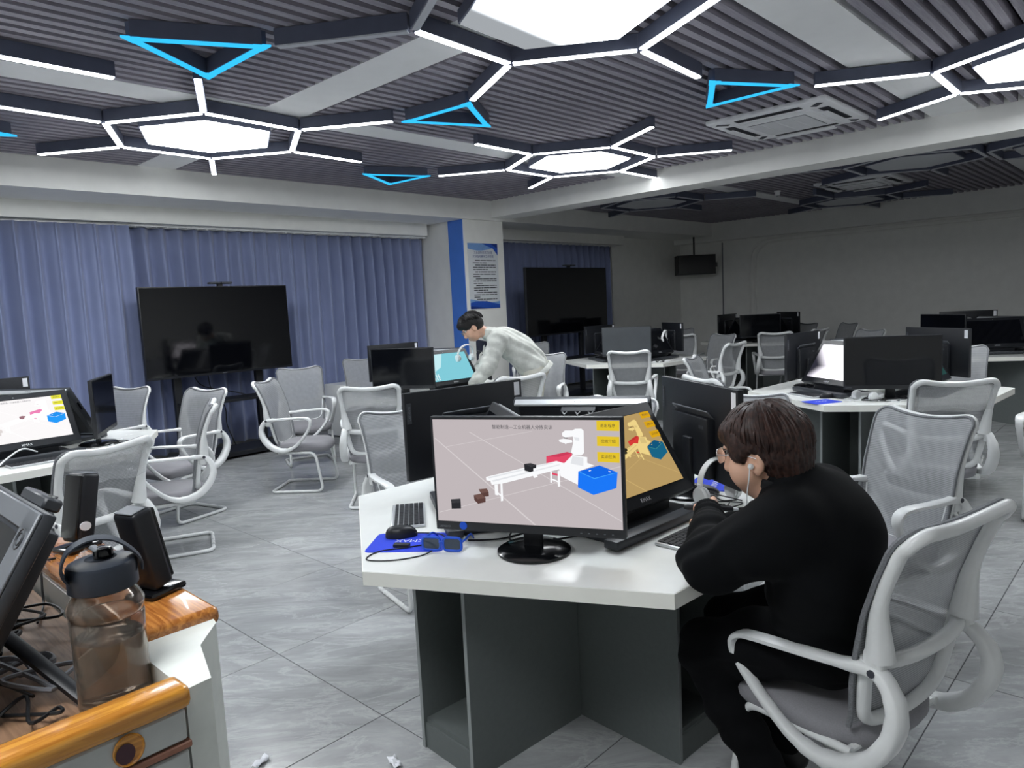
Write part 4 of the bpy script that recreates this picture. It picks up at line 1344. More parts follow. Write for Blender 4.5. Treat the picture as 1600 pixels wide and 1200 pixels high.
# ================================================================== televisions, loudspeaker, poster
def television(x, y, z, w, h, label, slabel):
    t = thing('television', label, 'television', (x, y, z))
    obj('case', MB().rbox((0, .02, h / 2), (w, .05, h), .006, 2), M['black_plastic'], t)
    obj('panel', MB().box((0, -.0062, h / 2 + .008), (w - .022, .002, h - .036)), M['tv_black'], t, False)
    obj('chin_badge', MB().box((0, -.0075, .012), (.05, .001, .006)), M['mid_grey'], t, False)
    obj('back_box', MB().rbox((0, .065, h * .45), (w * .6, .05, h * .55), .01, 1), M['black_plastic'], t)
    c = thing('webcam_bar', slabel, 'webcam', (x + .04, y, z + h))
    obj('mount', MB().box((0, .02, .012), (.05, .04, .024)), M['black_plastic'], c, False)
    obj('bar', MB().rbox((0, .01, .034), (.26, .07, .022), .009, 2), M['dark_grey'], c)
    obj('eye', MB().lathe([(.009, 0), (.009, .004)], 12, mtx=Matrix.Translation((0, -.025, .034)) @ Rx(90)), M['black_gloss'], c)
    s = thing('television_stand', 'black shelf stand carrying the ' + ('lit-side big television' if x < 6 else 'shaded big screen'), 'stand', (x, y, 0))
    for k in (-1, 1):
        obj('post', MB().rbox((k * .47, .157, (z + h * .5) / 2 + .03), (.085, .06, z + h * .5), .006, 1), M['black_plastic'], s)
        obj('foot', MB().rbox((k * .52, .0, .035), (.09, .62, .06), .01, 1), M['black_plastic'], s)
    obj('shelf', MB().rbox((0, .02, .64), (.98, .36, .03), .004, 1), M['black_plastic'], s)
    obj('base_plate', MB().rbox((0, .02, .055), (1.12, .46, .05), .006, 1), M['black_plastic'], s)
    obj('cross_bar', MB().rbox((0, .108, z + h * .5), (w * .5, .03, .06), .004, 1), M['black_plastic'], s)
    return t
television(3.585, 7.80, .935, 1.66, .965, 'big black television before the blue-grey curtain, unlit and reflecting', 'webcam bar on top of the big television by the lit curtain')
television(8.99, 7.20, 1.04, 2.02, 1.04, 'big unlit screen in the dim half, right of the poster column', 'webcam bar on top of the shaded big screen')
cable([(3.45, 7.93, .92), (3.50, 7.98, .75), (3.62, 7.96, .55), (3.60, 7.9, .35), (3.66, 7.85, .1)], .006, M['cable_black'], 'black cable hanging under the big television')
cable([(3.30, 7.93, .92), (3.42, 7.98, .8), (3.75, 7.96, .70), (3.86, 7.9, .66)], .006, M['cable_black'], 'black cable slanting from the big television to its shelf')

t = thing('hung_loudspeaker', 'black loudspeaker hung near the far corner by the far wall', 'loudspeaker', (13.75, 7.62, 1.98), rad(-135))
bx_ = MB()
pr = [(-.20, -.37), (.16, -.40), (.16, .40), (-.20, .37)]
bx_.prism(pr, 0, .40)
obj('cabinet', bx_, M['speaker_black'], t, False)
obj('front_grille', MB().rbox((.168, 0, .20), (.016, .78, .385), .004, 1), M['black_gloss'], t)
obj('bracket', MB().tube([(-.02, 0, .40), (-.02, 0, .78)], .018, 8).box((-.02, 0, .405), (.06, .2, .012)), M['black_plastic'], t)
t = thing('wall_camera', 'small dark camera right of the hung loudspeaker', 'camera', (14.2, 7.42, 2.13))
obj('body', MB().rbox((0, 0, .05), (.10, .13, .10), .01, 2), M['black_plastic'], t)
obj('lens', MB().lathe([(.03, 0), (.03, .02)], 14, mtx=Matrix.Translation((-.05, 0, .05)) @ Ry(-90)), M['black_gloss'], t)
obj('bracket', MB().box((.07, 0, .06), (.06, .03, .03)), M['black_plastic'], t, False)

# poster on the column
PX, PZ, PW, PH_ = 7.36, 1.505, .60, .93
t = thing('poster', 'white poster with blue waves and rows of small print on the column', 'poster', (PX, 7.4485, PZ))
obj('board', MB().box((0, -.004, PH_ / 2), (PW, .008, PH_)), mat('poster_paper', S(214, 218, 222), .5, var=.02), t, False)
def flat(name, polys, m, lay):
    mb = MB()
    for pl in polys:
        mb.add([(x, -.0084 - .0003 * lay, zz) for x, zz in pl], [tuple(range(len(pl)))])
    return obj(name, mb, m, t, False)
b1 = mat('poster_blue', S(40, 84, 180), .5); b2 = mat('poster_light_blue', S(120, 160, 214), .5); b3 = mat('poster_deep_blue', S(24, 52, 130), .5)
w2 = PW / 2
def wave(z0, a, ph, lo, n=18): return [(-w2 + PW * i / n, z0 + a * math.sin(ph + 3.6 * i / n)) for i in range(n + 1)] + [(w2, lo), (-w2, lo)]
flat('bottom_wave', [wave(.115, .03, 2.2, 0)], b2, 1); flat('bottom_wave', [wave(.075, .035, .3, 0)], b1, 2); flat('bottom_wave', [wave(.02, .02, 1.9, 0)], b3, 3)
flat('top_wave', [wave(PH_ - .07, .035, 3.4, PH_)], b2, 1); flat('top_wave', [[(-.02, PH_), (w2, PH_), (w2, PH_ - .17), (.20, PH_ - .07), (.08, PH_ - .035)]], b1, 2); flat('top_wave', [[(.15, PH_), (w2, PH_), (w2, PH_ - .07)]], b3, 3)
for i, body in enumerate(('工业虚拟仿真实训室', '实训指导教师工作职责')):
    text('title_line', body, .042, b3, t, basis((0, -.0100, PH_ - .135 - .055 * i), (1, 0, 0), (0, 0, 1)), extrude=0)
rn = random.Random(5); bars = []
zz = PH_ - .25
for para in (2, 3, 3, 3, 3, 3, 2):
    for li in range(para):
        x = -w2 + .085 + (.045 if li == 0 else 0); end = w2 - .05 if li < para - 1 else rn.uniform(-.12, .14)
        while x < end:
            wd = min(rn.uniform(.04, .14), end - x)
            if wd > .012: bars.append([(x, zz), (x + wd, zz), (x + wd, zz + .012), (x, zz + .012)])
            x += wd + .008
        zz -= .0325
tag(flat('small_print', bars, M['ink'], 1), kind='stuff')
tag(obj('floor_cabinet', MB().rbox((0, 0, .34), (.30, .35, .64), .008, 2).box((0, -.176, .34), (.27, .004, .60)), M['white_plastic'], None, loc=(5.05, 7.75, 0)), 'white low cabinet by the curtain behind the film-covered chair', 'cabinet')

# ================================================================== podium in the left foreground
PZT = .985
pod = thing('podium', 'grey metal teaching podium with wooden rails at the lower left', 'podium', (0, 0, 0))
body = [(-.75, 1.082), (.395, 1.082), (.434, 1.088), (.472, 1.215), (.532, 1.285), (.540, 1.32), (.540, 2.10), (-.75, 2.10)]
# hollow body: outer walls
mb = MB()
mb.prism([(-.75, 1.086), (.385, 1.086), (.385, 1.11), (-.75, 1.11)], .02, .955)     # front wall
mb.prism([(.40, 1.32), (.535, 1.32), (.535, 2.10), (.40, 2.10)], .02, .975)          # side box under the ledge
mb.prism([(-.75, 2.02), (.40, 2.02), (.40, 2.10), (-.75, 2.10)], .02, .985)
obj('carcass', mb, M['metal_grey'], pod, False)
obj('corner_plate', MB().prism([(.392, 1.086), (.434, 1.090), (.472, 1.217), (.530, 1.285), (.538, 1.322), (.40, 1.322), (.392, 1.30)], .02, .985), M['podium_white'], pod, False)
obj('desktop', MB().box((-.19, 1.56, .915), (1.16, .93, .03)), M['wood_desk'], pod, False)
obj('front_rail', MB().rbox((-.185, 1.096, .981), (1.160, .060, .036), .012, 3), M['wood_x'], pod)
obj('side_ledge', MB().rbox((.475, 1.70, .988), (.148, .79, .034), .012, 3), M['wood_y'], pod)
obj('inner_lock', MB().lathe([(.016, 0), (.018, .006), (.012, .012)], 16, mtx=Matrix.Translation((.40, 1.66, .955)) @ Ry(-90)), M['chrome'], pod)
dr = obj('drawer', MB().rbox((.125, 1.079, .9385), (.520, .012, .048), .003, 1), M['metal_grey'], pod)
EL = Matrix.Translation((.303, 1.0735, .9395)) @ Matrix.Diagonal((.88, 1, .98, 1)) @ Rx(90)
obj('pull', MB().lathe([(.001, 0), (.021, 0), (.0235, .001), (.0245, .003), (.0225, .0045), (.0205, .002), (.001, .0015)], 28, mtx=EL), M['wood_x'], dr)
obj('recess', MB().lathe([(.001, .002), (.0145, .003)], 24, mtx=Matrix.Translation((.298, 1.0735, .9355)) @ Matrix.Diagonal((.9, 1, 1.05, 1)) @ Rx(90)), mat('dark_maroon', S(70, 40, 48), .4), dr)
obj('trim_strip', MB().rbox((.125, 1.078, .9065), (.530, .014, .011), .002, 1), mat('brown_trim', S(150, 104, 84), .4), pod)
dr2 = obj('drawer', MB().rbox((.125, 1.079, .868), (.520, .012, .060), .003, 1), M['metal_grey'], pod)
obj('far_plate', MB().box((.28, 2.16, .975), (.36, .12, .02)), M['podium_white'], pod, False)

# water bottle
t = thing('water_bottle', 'smoky clear water bottle with dark blue screw cap and carry strap on the podium', 'bottle', (.343, 1.245, .930))
t.scale = (.92, .92, .90)
BR = .058
outer = [(.050, 0), (BR, .008), (BR, .05), (BR, .125), (BR + .001, .165), (BR - .003, .168), (BR + .001, .172), (BR + .003, .188), (BR - .004, .203), (.047, .214), (.044, .222), (.044, .232)]
inner = [(r - .003, zz) for r, zz in reversed(outer)]
inner[-1] = (.046, .004)
obj('body', MB().lathe(outer + inner, 40), M['bottle'], t, True, 60)
cap = obj('cap', MB().lathe([(.050, .216), (.055, .219), (.055, .258), (.052, .264), (.042, .268), (.025, .270), (.02, .266)], 40), mat('cap_blue_black', S(38, 44, 54), .4, var=.05), t, True, 40)
obj('spout', MB().lathe([(.016, .266), (.016, .278), (.013, .284), (.004, .286)], 20, mtx=Matrix.Translation((.008, .012, 0))), M['black_gloss'], cap)
obj('spout_clip', MB().rbox((.0, .022, .281), (.014, .036, .008), .003, 1), M['mid_grey'], cap)
st = [(-.056, -.01, .246), (-.064, -.012, .268), (-.052, -.014, .298), (-.020, -.016, .312), (.016, -.018, .304), (.042, -.018, .280), (.058, -.014, .256), (.060, -.012, .238)]
obj('strap', MB().tube(smooth_path(st, 5), .017, 8, axis=(0.25, 1, 0), t=.0024), mat('strap_blue_black', S(40, 47, 58), .6), t)
obj('water', MB().lathe([(.045, .006), (BR - .0045, .012), (BR - .0045, .13), (.02, .131)], 40), mat('water', (.93, .94, .92, 1), .02, trans=1.0, var=0, ior=1.33), t)

# desktop loudspeakers on the ledge
def spk(x, y, deg, label, h=.165):
    t = thing('desktop_loudspeaker', label, 'loudspeaker', (x, y, 1.006), rad(deg), 'black podium loudspeakers')
    L = Ry(-12)
    obj('cabinet', MB().rbox((0, 0, h / 2 + .018), (.046, .060, h), .009, 3, mtx=L), M['black_plastic'], t)
    obj('grille', MB().rbox((.024, 0, h / 2 + .02), (.008, .054, h - .015), .003, 2, mtx=L), M['black_gloss'], t)
    obj('top_cap', MB().rbox((-.004, 0, h + .0185), (.032, .048, .003), .001, 1, mtx=L), M['mid_grey'], t)
    obj('foot', MB().rbox((.0, 0, .007), (.085, .07, .014), .006, 2), M['black_gloss'], t)
    return t
s1 = spk(.485, 1.93, 200, 'black desktop loudspeaker with round pale badge at the far end of the podium ledge')
obj('badge', MB().lathe([(.012, 0), (.012, .002)], 20, mtx=Ry(-12) @ Matrix.Translation((.008, .031, .058)) @ Rx(-90) @ Matrix.Diagonal((1.2, .9, 1, 1))), M['label'], s1)
spk(.500, 1.475, 20, 'black desktop loudspeaker right of the bottle on the podium ledge')
tag(obj('charger_wrap', MB().grid(lambda u, v: (.045 * math.cos(6.283 * u) * (.5 + .5 * math.sin(3.14 * v)), .03 * math.sin(6.283 * u) * (.5 + .5 * math.sin(3.14 * v)) + .004 * math.sin(25 * u), .05 * v + .004 * math.sin(31 * u + 9 * v)), 22, 9, wrapu=True), M['film'], None, True, loc=(.465, 1.72, 1.006)), 'crumpled clear plastic wrap on the podium ledge between the loudspeakers', 'wrapping')

# slanted teacher display, facing left: only its right end is in the frame
t = thing('teacher_display', 'grey slanted display with a ring emblem at the left frame edge', 'display', (0, 0, 0))
up = Vector((.52, 0, .854)).normalized(); out = Vector((-.854, 0, .52)).normalized()
yE = 1.30
Fm = Matrix((out, Vector((0, -1, 0)), up)).transposed().to_4x4(); Fm.translation = (.112, yE, .965)
DH = .335
obj('case', MB().rbox((-.012, -.30, DH / 2), (.022, .60, DH), .005, 2, mtx=Fm).rbox((-.045, -.32, DH / 2), (.05, .46, DH * .8), .008, 2, mtx=Fm), M['dark_grey'], t)
obj('bezel', MB().rbox((.001, -.032, DH / 2), (.006, .060, DH - .006), .002, 1, mtx=Fm).rbox((.001, -.30, DH - .02), (.006, .59, .035), .002, 1, mtx=Fm), M['mid_grey'], t)
obj('screen', MB().box((.002, -.33, DH / 2 - .02), (.002, .53, DH - .05), mtx=Fm), M['matte_screen'], t, False)
ring = MB(); ring.tube([Fm @ Vector((.0045, -.032 + .016 * math.cos(a), DH - .05 + .016 * math.sin(a))) for a in np.linspace(0, 2 * math.pi, 25)[:-1]], .0012, 6, closed=True)
ring.tube([Fm @ Vector((.0045, -.032 + .010 * math.cos(a), DH - .05 + .010 * math.sin(a))) for a in np.linspace(0, 2 * math.pi, 25)[:-1]], .0012, 6, closed=True)
obj('ring_emblem', ring, M['dark_grey'], t)
obj('camera_bar', MB().rbox((-.035, -.16, DH + .008), (.03, .14, .022), .004, 1, mtx=Fm), M['dark_grey'], t)
obj('sensor_lens', MB().lathe([(.008, 0), (.008, .004)], 12, mtx=Fm @ Matrix.Translation((-.035, -.11, DH + .019))), M['chrome'], t)
for q in (0, .45):
    obj('strut', MB().tube([(.215, 1.47 + q, 1.06), (.310, 1.275 + q, .934)], .012, 8, axis=(1, 0.4, 0), t=.007), M['black_plastic'], t)
obj('strut_foot', MB().rbox((.315, 1.27, .936), (.03, .05, .012), .003, 1), M['black_plastic'], t)
rn = random.Random(9)
zc = .934
for i, (mm, r_, lab) in enumerate((('cable_black', .003, 'black cable looping on the podium desktop, nearest the rail'), ('cable_grey', .005, 'thick grey cable coiled on the podium desktop'), ('cable_white', .004, 'white cable along the podium front rail'), ('cable_black', .004, 'black cable bundle under the slanted teacher display'), ('cable_black', .003, 'black cable by the podium lock'), ('cable_grey', .004, 'grey cable behind the teacher display strut'))):
    base = [(.22, 1.34), (.26, 1.52), (.10, 1.20), (.24, 1.62), (.33, 1.70), (.27, 1.40)][i]
    pts = [(base[0] + rn.uniform(-.08, .06), base[1] + rn.uniform(-.09, .12), zc + r_ + .004 * i + rn.uniform(0, .02)) for _ in range(8)]
    if i == 2: pts = [(-.2, 1.16, zc), (0, 1.155, zc), (.10, 1.165, zc), (.20, 1.19, zc)]
    cable(pts, r_, M[mm], lab)
cable([(.43, 1.90, 1.006), (.40, 1.88, 1.008), (.385, 1.84, .97), (.375, 1.80, .938), (.34, 1.70, .938)], .0025, M['cable_black'], 'thin black lead hanging over the podium ledge edge')

for x, y, rz, lab in ((1.051, 2.288, 20, 'small white paper scrap on the floor right of the podium'), (1.347, 1.919, 75, 'small white paper scrap on the floor left of the main desk foot')):
    tag(obj('paper_scrap', MB().grid(lambda u, v: ((u - .5) * .07, (v - .5) * .03, .002 + .012 * abs(math.sin(5 * u + 3 * v))), 7, 4), M['label'], None, True, loc=(x, y, 0), rotz=rad(rz)), lab, 'paper').modifiers.new('thick', 'SOLIDIFY').thickness = .0008
# ================================================================== people: smooth bodies grown from a distance field
class Field:
    def __init__(self, lo, hi, h):
        self.lo = np.array(lo, float); self.h = h
        self.n = np.ceil((np.array(hi) - self.lo) / h).astype(int) + 1
        self.d = np.full(self.n, .15, np.float32)
    def _sub(self, lo, hi):
        a = np.maximum(0, np.floor((np.array(lo) - self.lo) / self.h).astype(int))
        b = np.minimum(self.n, np.ceil((np.array(hi) - self.lo) / self.h).astype(int) + 1)
        if np.any(b <= a): return None
        ax = [self.lo[k] + self.h * np.arange(a[k], b[k]) for k in range(3)]
        X, Y, Z = np.meshgrid(*ax, indexing='ij')
        return tuple(slice(a[k], b[k]) for k in range(3)), X, Y, Z
    def _mix(self, sl, q, k, op):
        d = self.d[sl]
        if op == 'sub': q = -q; hh = np.maximum(k - np.abs(d - q), 0) / k; self.d[sl] = np.maximum(d, q) + hh * hh * k * .25
        else: hh = np.maximum(k - np.abs(d - q), 0) / k; self.d[sl] = np.minimum(d, q) - hh * hh * k * .25
    def cap(self, a, b, ra, rb=None, k=.02, op='add'):
        rb = ra if rb is None else rb
        a = np.array(a, float); b = np.array(b, float); r = max(ra, rb) + k + .03
        s = self._sub(np.minimum(a, b) - r, np.maximum(a, b) + r)
        if s is None: return self
        sl, X, Y, Z = s
        ab = b - a; L = max(ab @ ab, 1e-9)
        t = np.clip(((X - a[0]) * ab[0] + (Y - a[1]) * ab[1] + (Z - a[2]) * ab[2]) / L, 0, 1)
        q = np.sqrt((X - a[0] - t * ab[0]) ** 2 + (Y - a[1] - t * ab[1]) ** 2 + (Z - a[2] - t * ab[2]) ** 2) - (ra + (rb - ra) * t)
        self._mix(sl, q.astype(np.float32), k, op); return self
    def chain(self, pts, rs, k=.02):
        for i in range(len(pts) - 1): self.cap(pts[i], pts[i + 1], rs[i], rs[i + 1], k)
        return self
    def ell(self, c, r, Rm=None, k=.02, op='add'):
        c = np.array(c, float); r = np.array(r, float); R_ = np.array(Rm if Rm is not None else np.eye(3), float)
        e = max(r) + k + .03
        s = self._sub(c - e, c + e)
        if s is None: return self
        sl, X, Y, Z = s
        P = np.stack([X - c[0], Y - c[1], Z - c[2]], -1) @ R_
        k0 = np.sqrt(((P / r) ** 2).sum(-1)); k1 = np.sqrt(((P / r ** 2) ** 2).sum(-1)) + 1e-9
        self._mix(sl, (k0 * (k0 - 1) / k1).astype(np.float32), k, op); return self
    def wob(self, fn):
        ax = [self.lo[k] + self.h * np.arange(self.n[k]) for k in range(3)]
        X, Y, Z = np.meshgrid(*ax, indexing='ij')
        m = np.abs(self.d) < .04
        self.d[m] += fn(X[m], Y[m], Z[m]).astype(np.float32); return self
    def cut(self, p, n):
        """Keep the side the normal points away from."""
        ax = [self.lo[k] + self.h * np.arange(self.n[k]) for k in range(3)]
        X, Y, Z = np.meshgrid(*ax, indexing='ij')
        q = (X - p[0]) * n[0] + (Y - p[1]) * n[1] + (Z - p[2]) * n[2]
        self.d = np.maximum(self.d, q.astype(np.float32)); return self
    def mesh(self):
        d = self.d; s = d < 0
        n = self.n
        c = np.zeros(n - 1, np.int8)
        for i in (0, 1):
            for j in (0, 1):
                for k in (0, 1): c += s[i:n[0] - 1 + i, j:n[1] - 1 + j, k:n[2] - 1 + k]
        act = (c > 0) & (c < 8)
        I = np.argwhere(act); ids = np.full(act.shape, -1, np.int64); ids[act] = np.arange(len(I))
        acc = np.zeros((len(I), 3)); cnt = np.zeros(len(I))
        cor = [(i, j, k) for i in (0, 1) for j in (0, 1) for k in (0, 1)]
        for p in cor:
            for ax in range(3):
                if p[ax]: continue
                q = list(p); q[ax] = 1
                d0 = d[I[:, 0] + p[0], I[:, 1] + p[1], I[:, 2] + p[2]]; d1 = d[I[:, 0] + q[0], I[:, 1] + q[1], I[:, 2] + q[2]]
                x = (d0 < 0) != (d1 < 0)
                t = np.where(x, d0 / np.where(x, d0 - d1, 1), 0)
                pos = np.array(p, float)[None, :].repeat(len(I), 0); pos[:, ax] += t
                acc[x] += pos[x]; cnt[x] += 1
        V = self.lo + self.h * (I + acc / cnt[:, None])
        F = []
        for ax in range(3):
            b, e = (ax + 1) % 3, (ax + 2) % 3
            sl0 = [slice(None)] * 3; sl1 = [slice(None)] * 3
            sl0[ax] = slice(0, -1); sl1[ax] = slice(1, None)
            x = s[tuple(sl0)] != s[tuple(sl1)]
            E_i = np.argwhere(x)
            ok = (E_i[:, b] > 0) & (E_i[:, e] > 0) & (E_i[:, b] < n[b] - 1) & (E_i[:, e] < n[e] - 1)
            E_i = E_i[ok]
            def g(db, de):
                q = E_i.copy(); q[:, b] += db; q[:, e] += de
                return ids[q[:, 0], q[:, 1], q[:, 2]]
            quad = np.stack([g(-1, -1), g(0, -1), g(0, 0), g(-1, 0)], 1)
            flip = ~s[E_i[:, 0], E_i[:, 1], E_i[:, 2]]
            quad[flip] = quad[flip][:, ::-1]
            F.append(quad)
        F = np.concatenate(F); F = F[(F >= 0).all(1)]
        return V, F
    def obj(self, name, m, parent, sub=True):
        V, F = self.mesh()
        me = bpy.data.meshes.new(name)
        me.from_pydata(V.tolist(), [], F.tolist())
        me.materials.append(m); me.shade_smooth(); me.update()
        o = bpy.data.objects.new(name, me); COL.objects.link(o)
        if parent is not None:
            o.parent = parent; o.matrix_parent_inverse = Matrix.Identity(4)
        return o

def frame(fwd, up):
    f = Vector(fwd).normalized(); u = Vector(up); u = (u - f * u.dot(f)).normalized(); l = u.cross(f)
    return Matrix((f, l, u)).transposed()      # columns: forward, left, up

def head_into(F, c, R3, s=1.0, jaw=1.0):
    R_ = np.array(R3); c = np.array(c)
    def W(x, y, z): return c + R_ @ (np.array([x, y, z]) * s)
    F.ell(W(-.012, 0, .032), np.array([.096, .077, .088]) * s, R_, .03)
    F.ell(W(.030, 0, -.030), np.array([.064, .064 * jaw, .084]) * s, R_, .03)
    F.ell(W(.046, 0, -.085), np.array([.034, .036 * jaw, .026]) * s, R_, .035)
    for y in (-1, 1):
        F.ell(W(.056, y * .040 * jaw, -.040), np.array([.032, .028, .036]) * s, R_, .03)
        F.ell(W(.083, y * .034, .014), np.array([.014, .020, .013]) * s, R_, .01, 'sub')
        F.ell(W(.088, y * .033, .033), np.array([.010, .024, .008]) * s, R_, .014)
        F.ell(W(-.004, y * .078, -.012), np.array([.022, .012, .034]) * s, R_, .008)
        F.ell(W(.003, y * .089, -.010), np.array([.012, .008, .021]) * s, R_, .006, 'sub')
        F.ell(W(-.002, y * .079, -.040), np.array([.009, .008, .011]) * s, R_, .006)
        F.ell(W(.100, y * .013, -.036), np.array([.012, .010, .009]) * s, R_, .012)
    F.cap(W(.090, 0, .020), W(.112, 0, -.030), .010 * s, .013 * s, .014)
    F.ell(W(.092, 0, -.066), np.array([.012, .024, .007]) * s, R_, .008)
    F.ell(W(.088, 0, -.080), np.array([.013, .020, .008]) * s, R_, .008)
    return W

def hand_into(F, wrist, fwd, palm, s=1.0, curl=(35, 45, 35), side=1):
    """Palm with five separate fingers. palm: direction the palm faces; side +1: thumb on (fwd x palm) side."""
    f = Vector(fwd).normalized(); p = Vector(palm); p = (p - f * p.dot(f)).normalized(); l = f.cross(p) * side
    w = Vector(wrist)
    P = lambda a, b, c: w + (f * a + l * b + p * c) * s
    F.cap(P(.0, .0, 0), P(.025, .0, 0), .024 * s, .027 * s, .015)
    F.cap(P(.030, .020, .0), P(.085, .030, .002), .015 * s, .013 * s, .014)
    F.cap(P(.030, .0, .0), P(.088, .008, 0), .015 * s, .013 * s, .014)
    F.cap(P(.028, -.018, .0), P(.080, -.028, .002), .015 * s, .012 * s, .014)
    F.cap(P(.025, .0, .008), P(.06, .0, .008), .018 * s, .016 * s, .012)
    for b, L, r in ((.031, .070, .0088), (.010, .079, .0090), (-.011, .073, .0086), (-.030, .056, .0076)):
        q = P(.084, b, 0); a = 0
        for fr, cu in zip((.45, .32, .26), curl):
            a += rad(cu)
            e = q + (f * math.cos(a) + p * math.sin(a) + l * b * 1.2) * L * fr * s
            F.cap(q, e, r * s, r * .93 * s, .004); q = e; r *= .93
    q = P(.018, .026, .008)
    e = q + (f * .55 + l * .75 + p * .35).normalized() * .042 * s; F.cap(q, e, .014 * s, .0115 * s, .010); q = e
    e = q + (f * .85 + l * .25 + p * .45).normalized() * .032 * s; F.cap(q, e, .0112 * s, .0100 * s, .004); q = e
    e = q + (f * .92 + l * -.05 + p * .4).normalized() * .026 * s; F.cap(q, e, .0100 * s, .0088 * s, .004)

def hair_tufts(W, R3, parent, m, seed, n, length, back=1.0, fringe=True, s=1.0, up=0.0):
    """Tapered locks laid over the scalp from the crown outwards."""
    rn = random.Random(seed); mb = MB()
    crown = (-.035, .0, .128)
    for i in range(n):
        th = rn.uniform(0, 2 * math.pi)
        rr0 = rn.uniform(.0, .85)
        def sph(ph, lift):
            x = -.012 + (.106 + lift) * math.cos(th) * math.sin(ph) * (1.0); y = (.088 + lift) * math.sin(th) * math.sin(ph); z = .034 + (.098 + lift) * math.cos(ph)
            return x, y, z
        front = math.cos(th)
        ph_max = (1.15 if front > .75 else 1.45 + .72 * max(0, -front) + (.12 if front < .3 else 0)) * length
        ph0 = rr0 * ph_max * .75
        L = rn.uniform(.8, 1.5)
        ph1 = min(ph_max * rn.uniform(.88, 1.04), ph0 + L)
        if ph1 - ph0 < .5: ph0 = max(.05, ph1 - .7)
        pts = []
        sw = rn.uniform(-.25, .25)
        for k in range(9):
            t = k / 8
            a = th; th = th + sw * t * .3
            x, y, z = sph(ph0 + (ph1 - ph0) * t, .006 + .009 * math.sin(3.14 * t) + (up + .006 * (ph1 > 1.7)) * t + rn.uniform(0, .002))
            th = a
            pts.append(Vector(W(x, y, z)))
        w = rn.uniform(.0035, .0075) * s
        mb.tube(pts, [w * .4, w * .8, w, w, w, w * .95, w * .8, w * .5, w * .1], 6)
    return mb

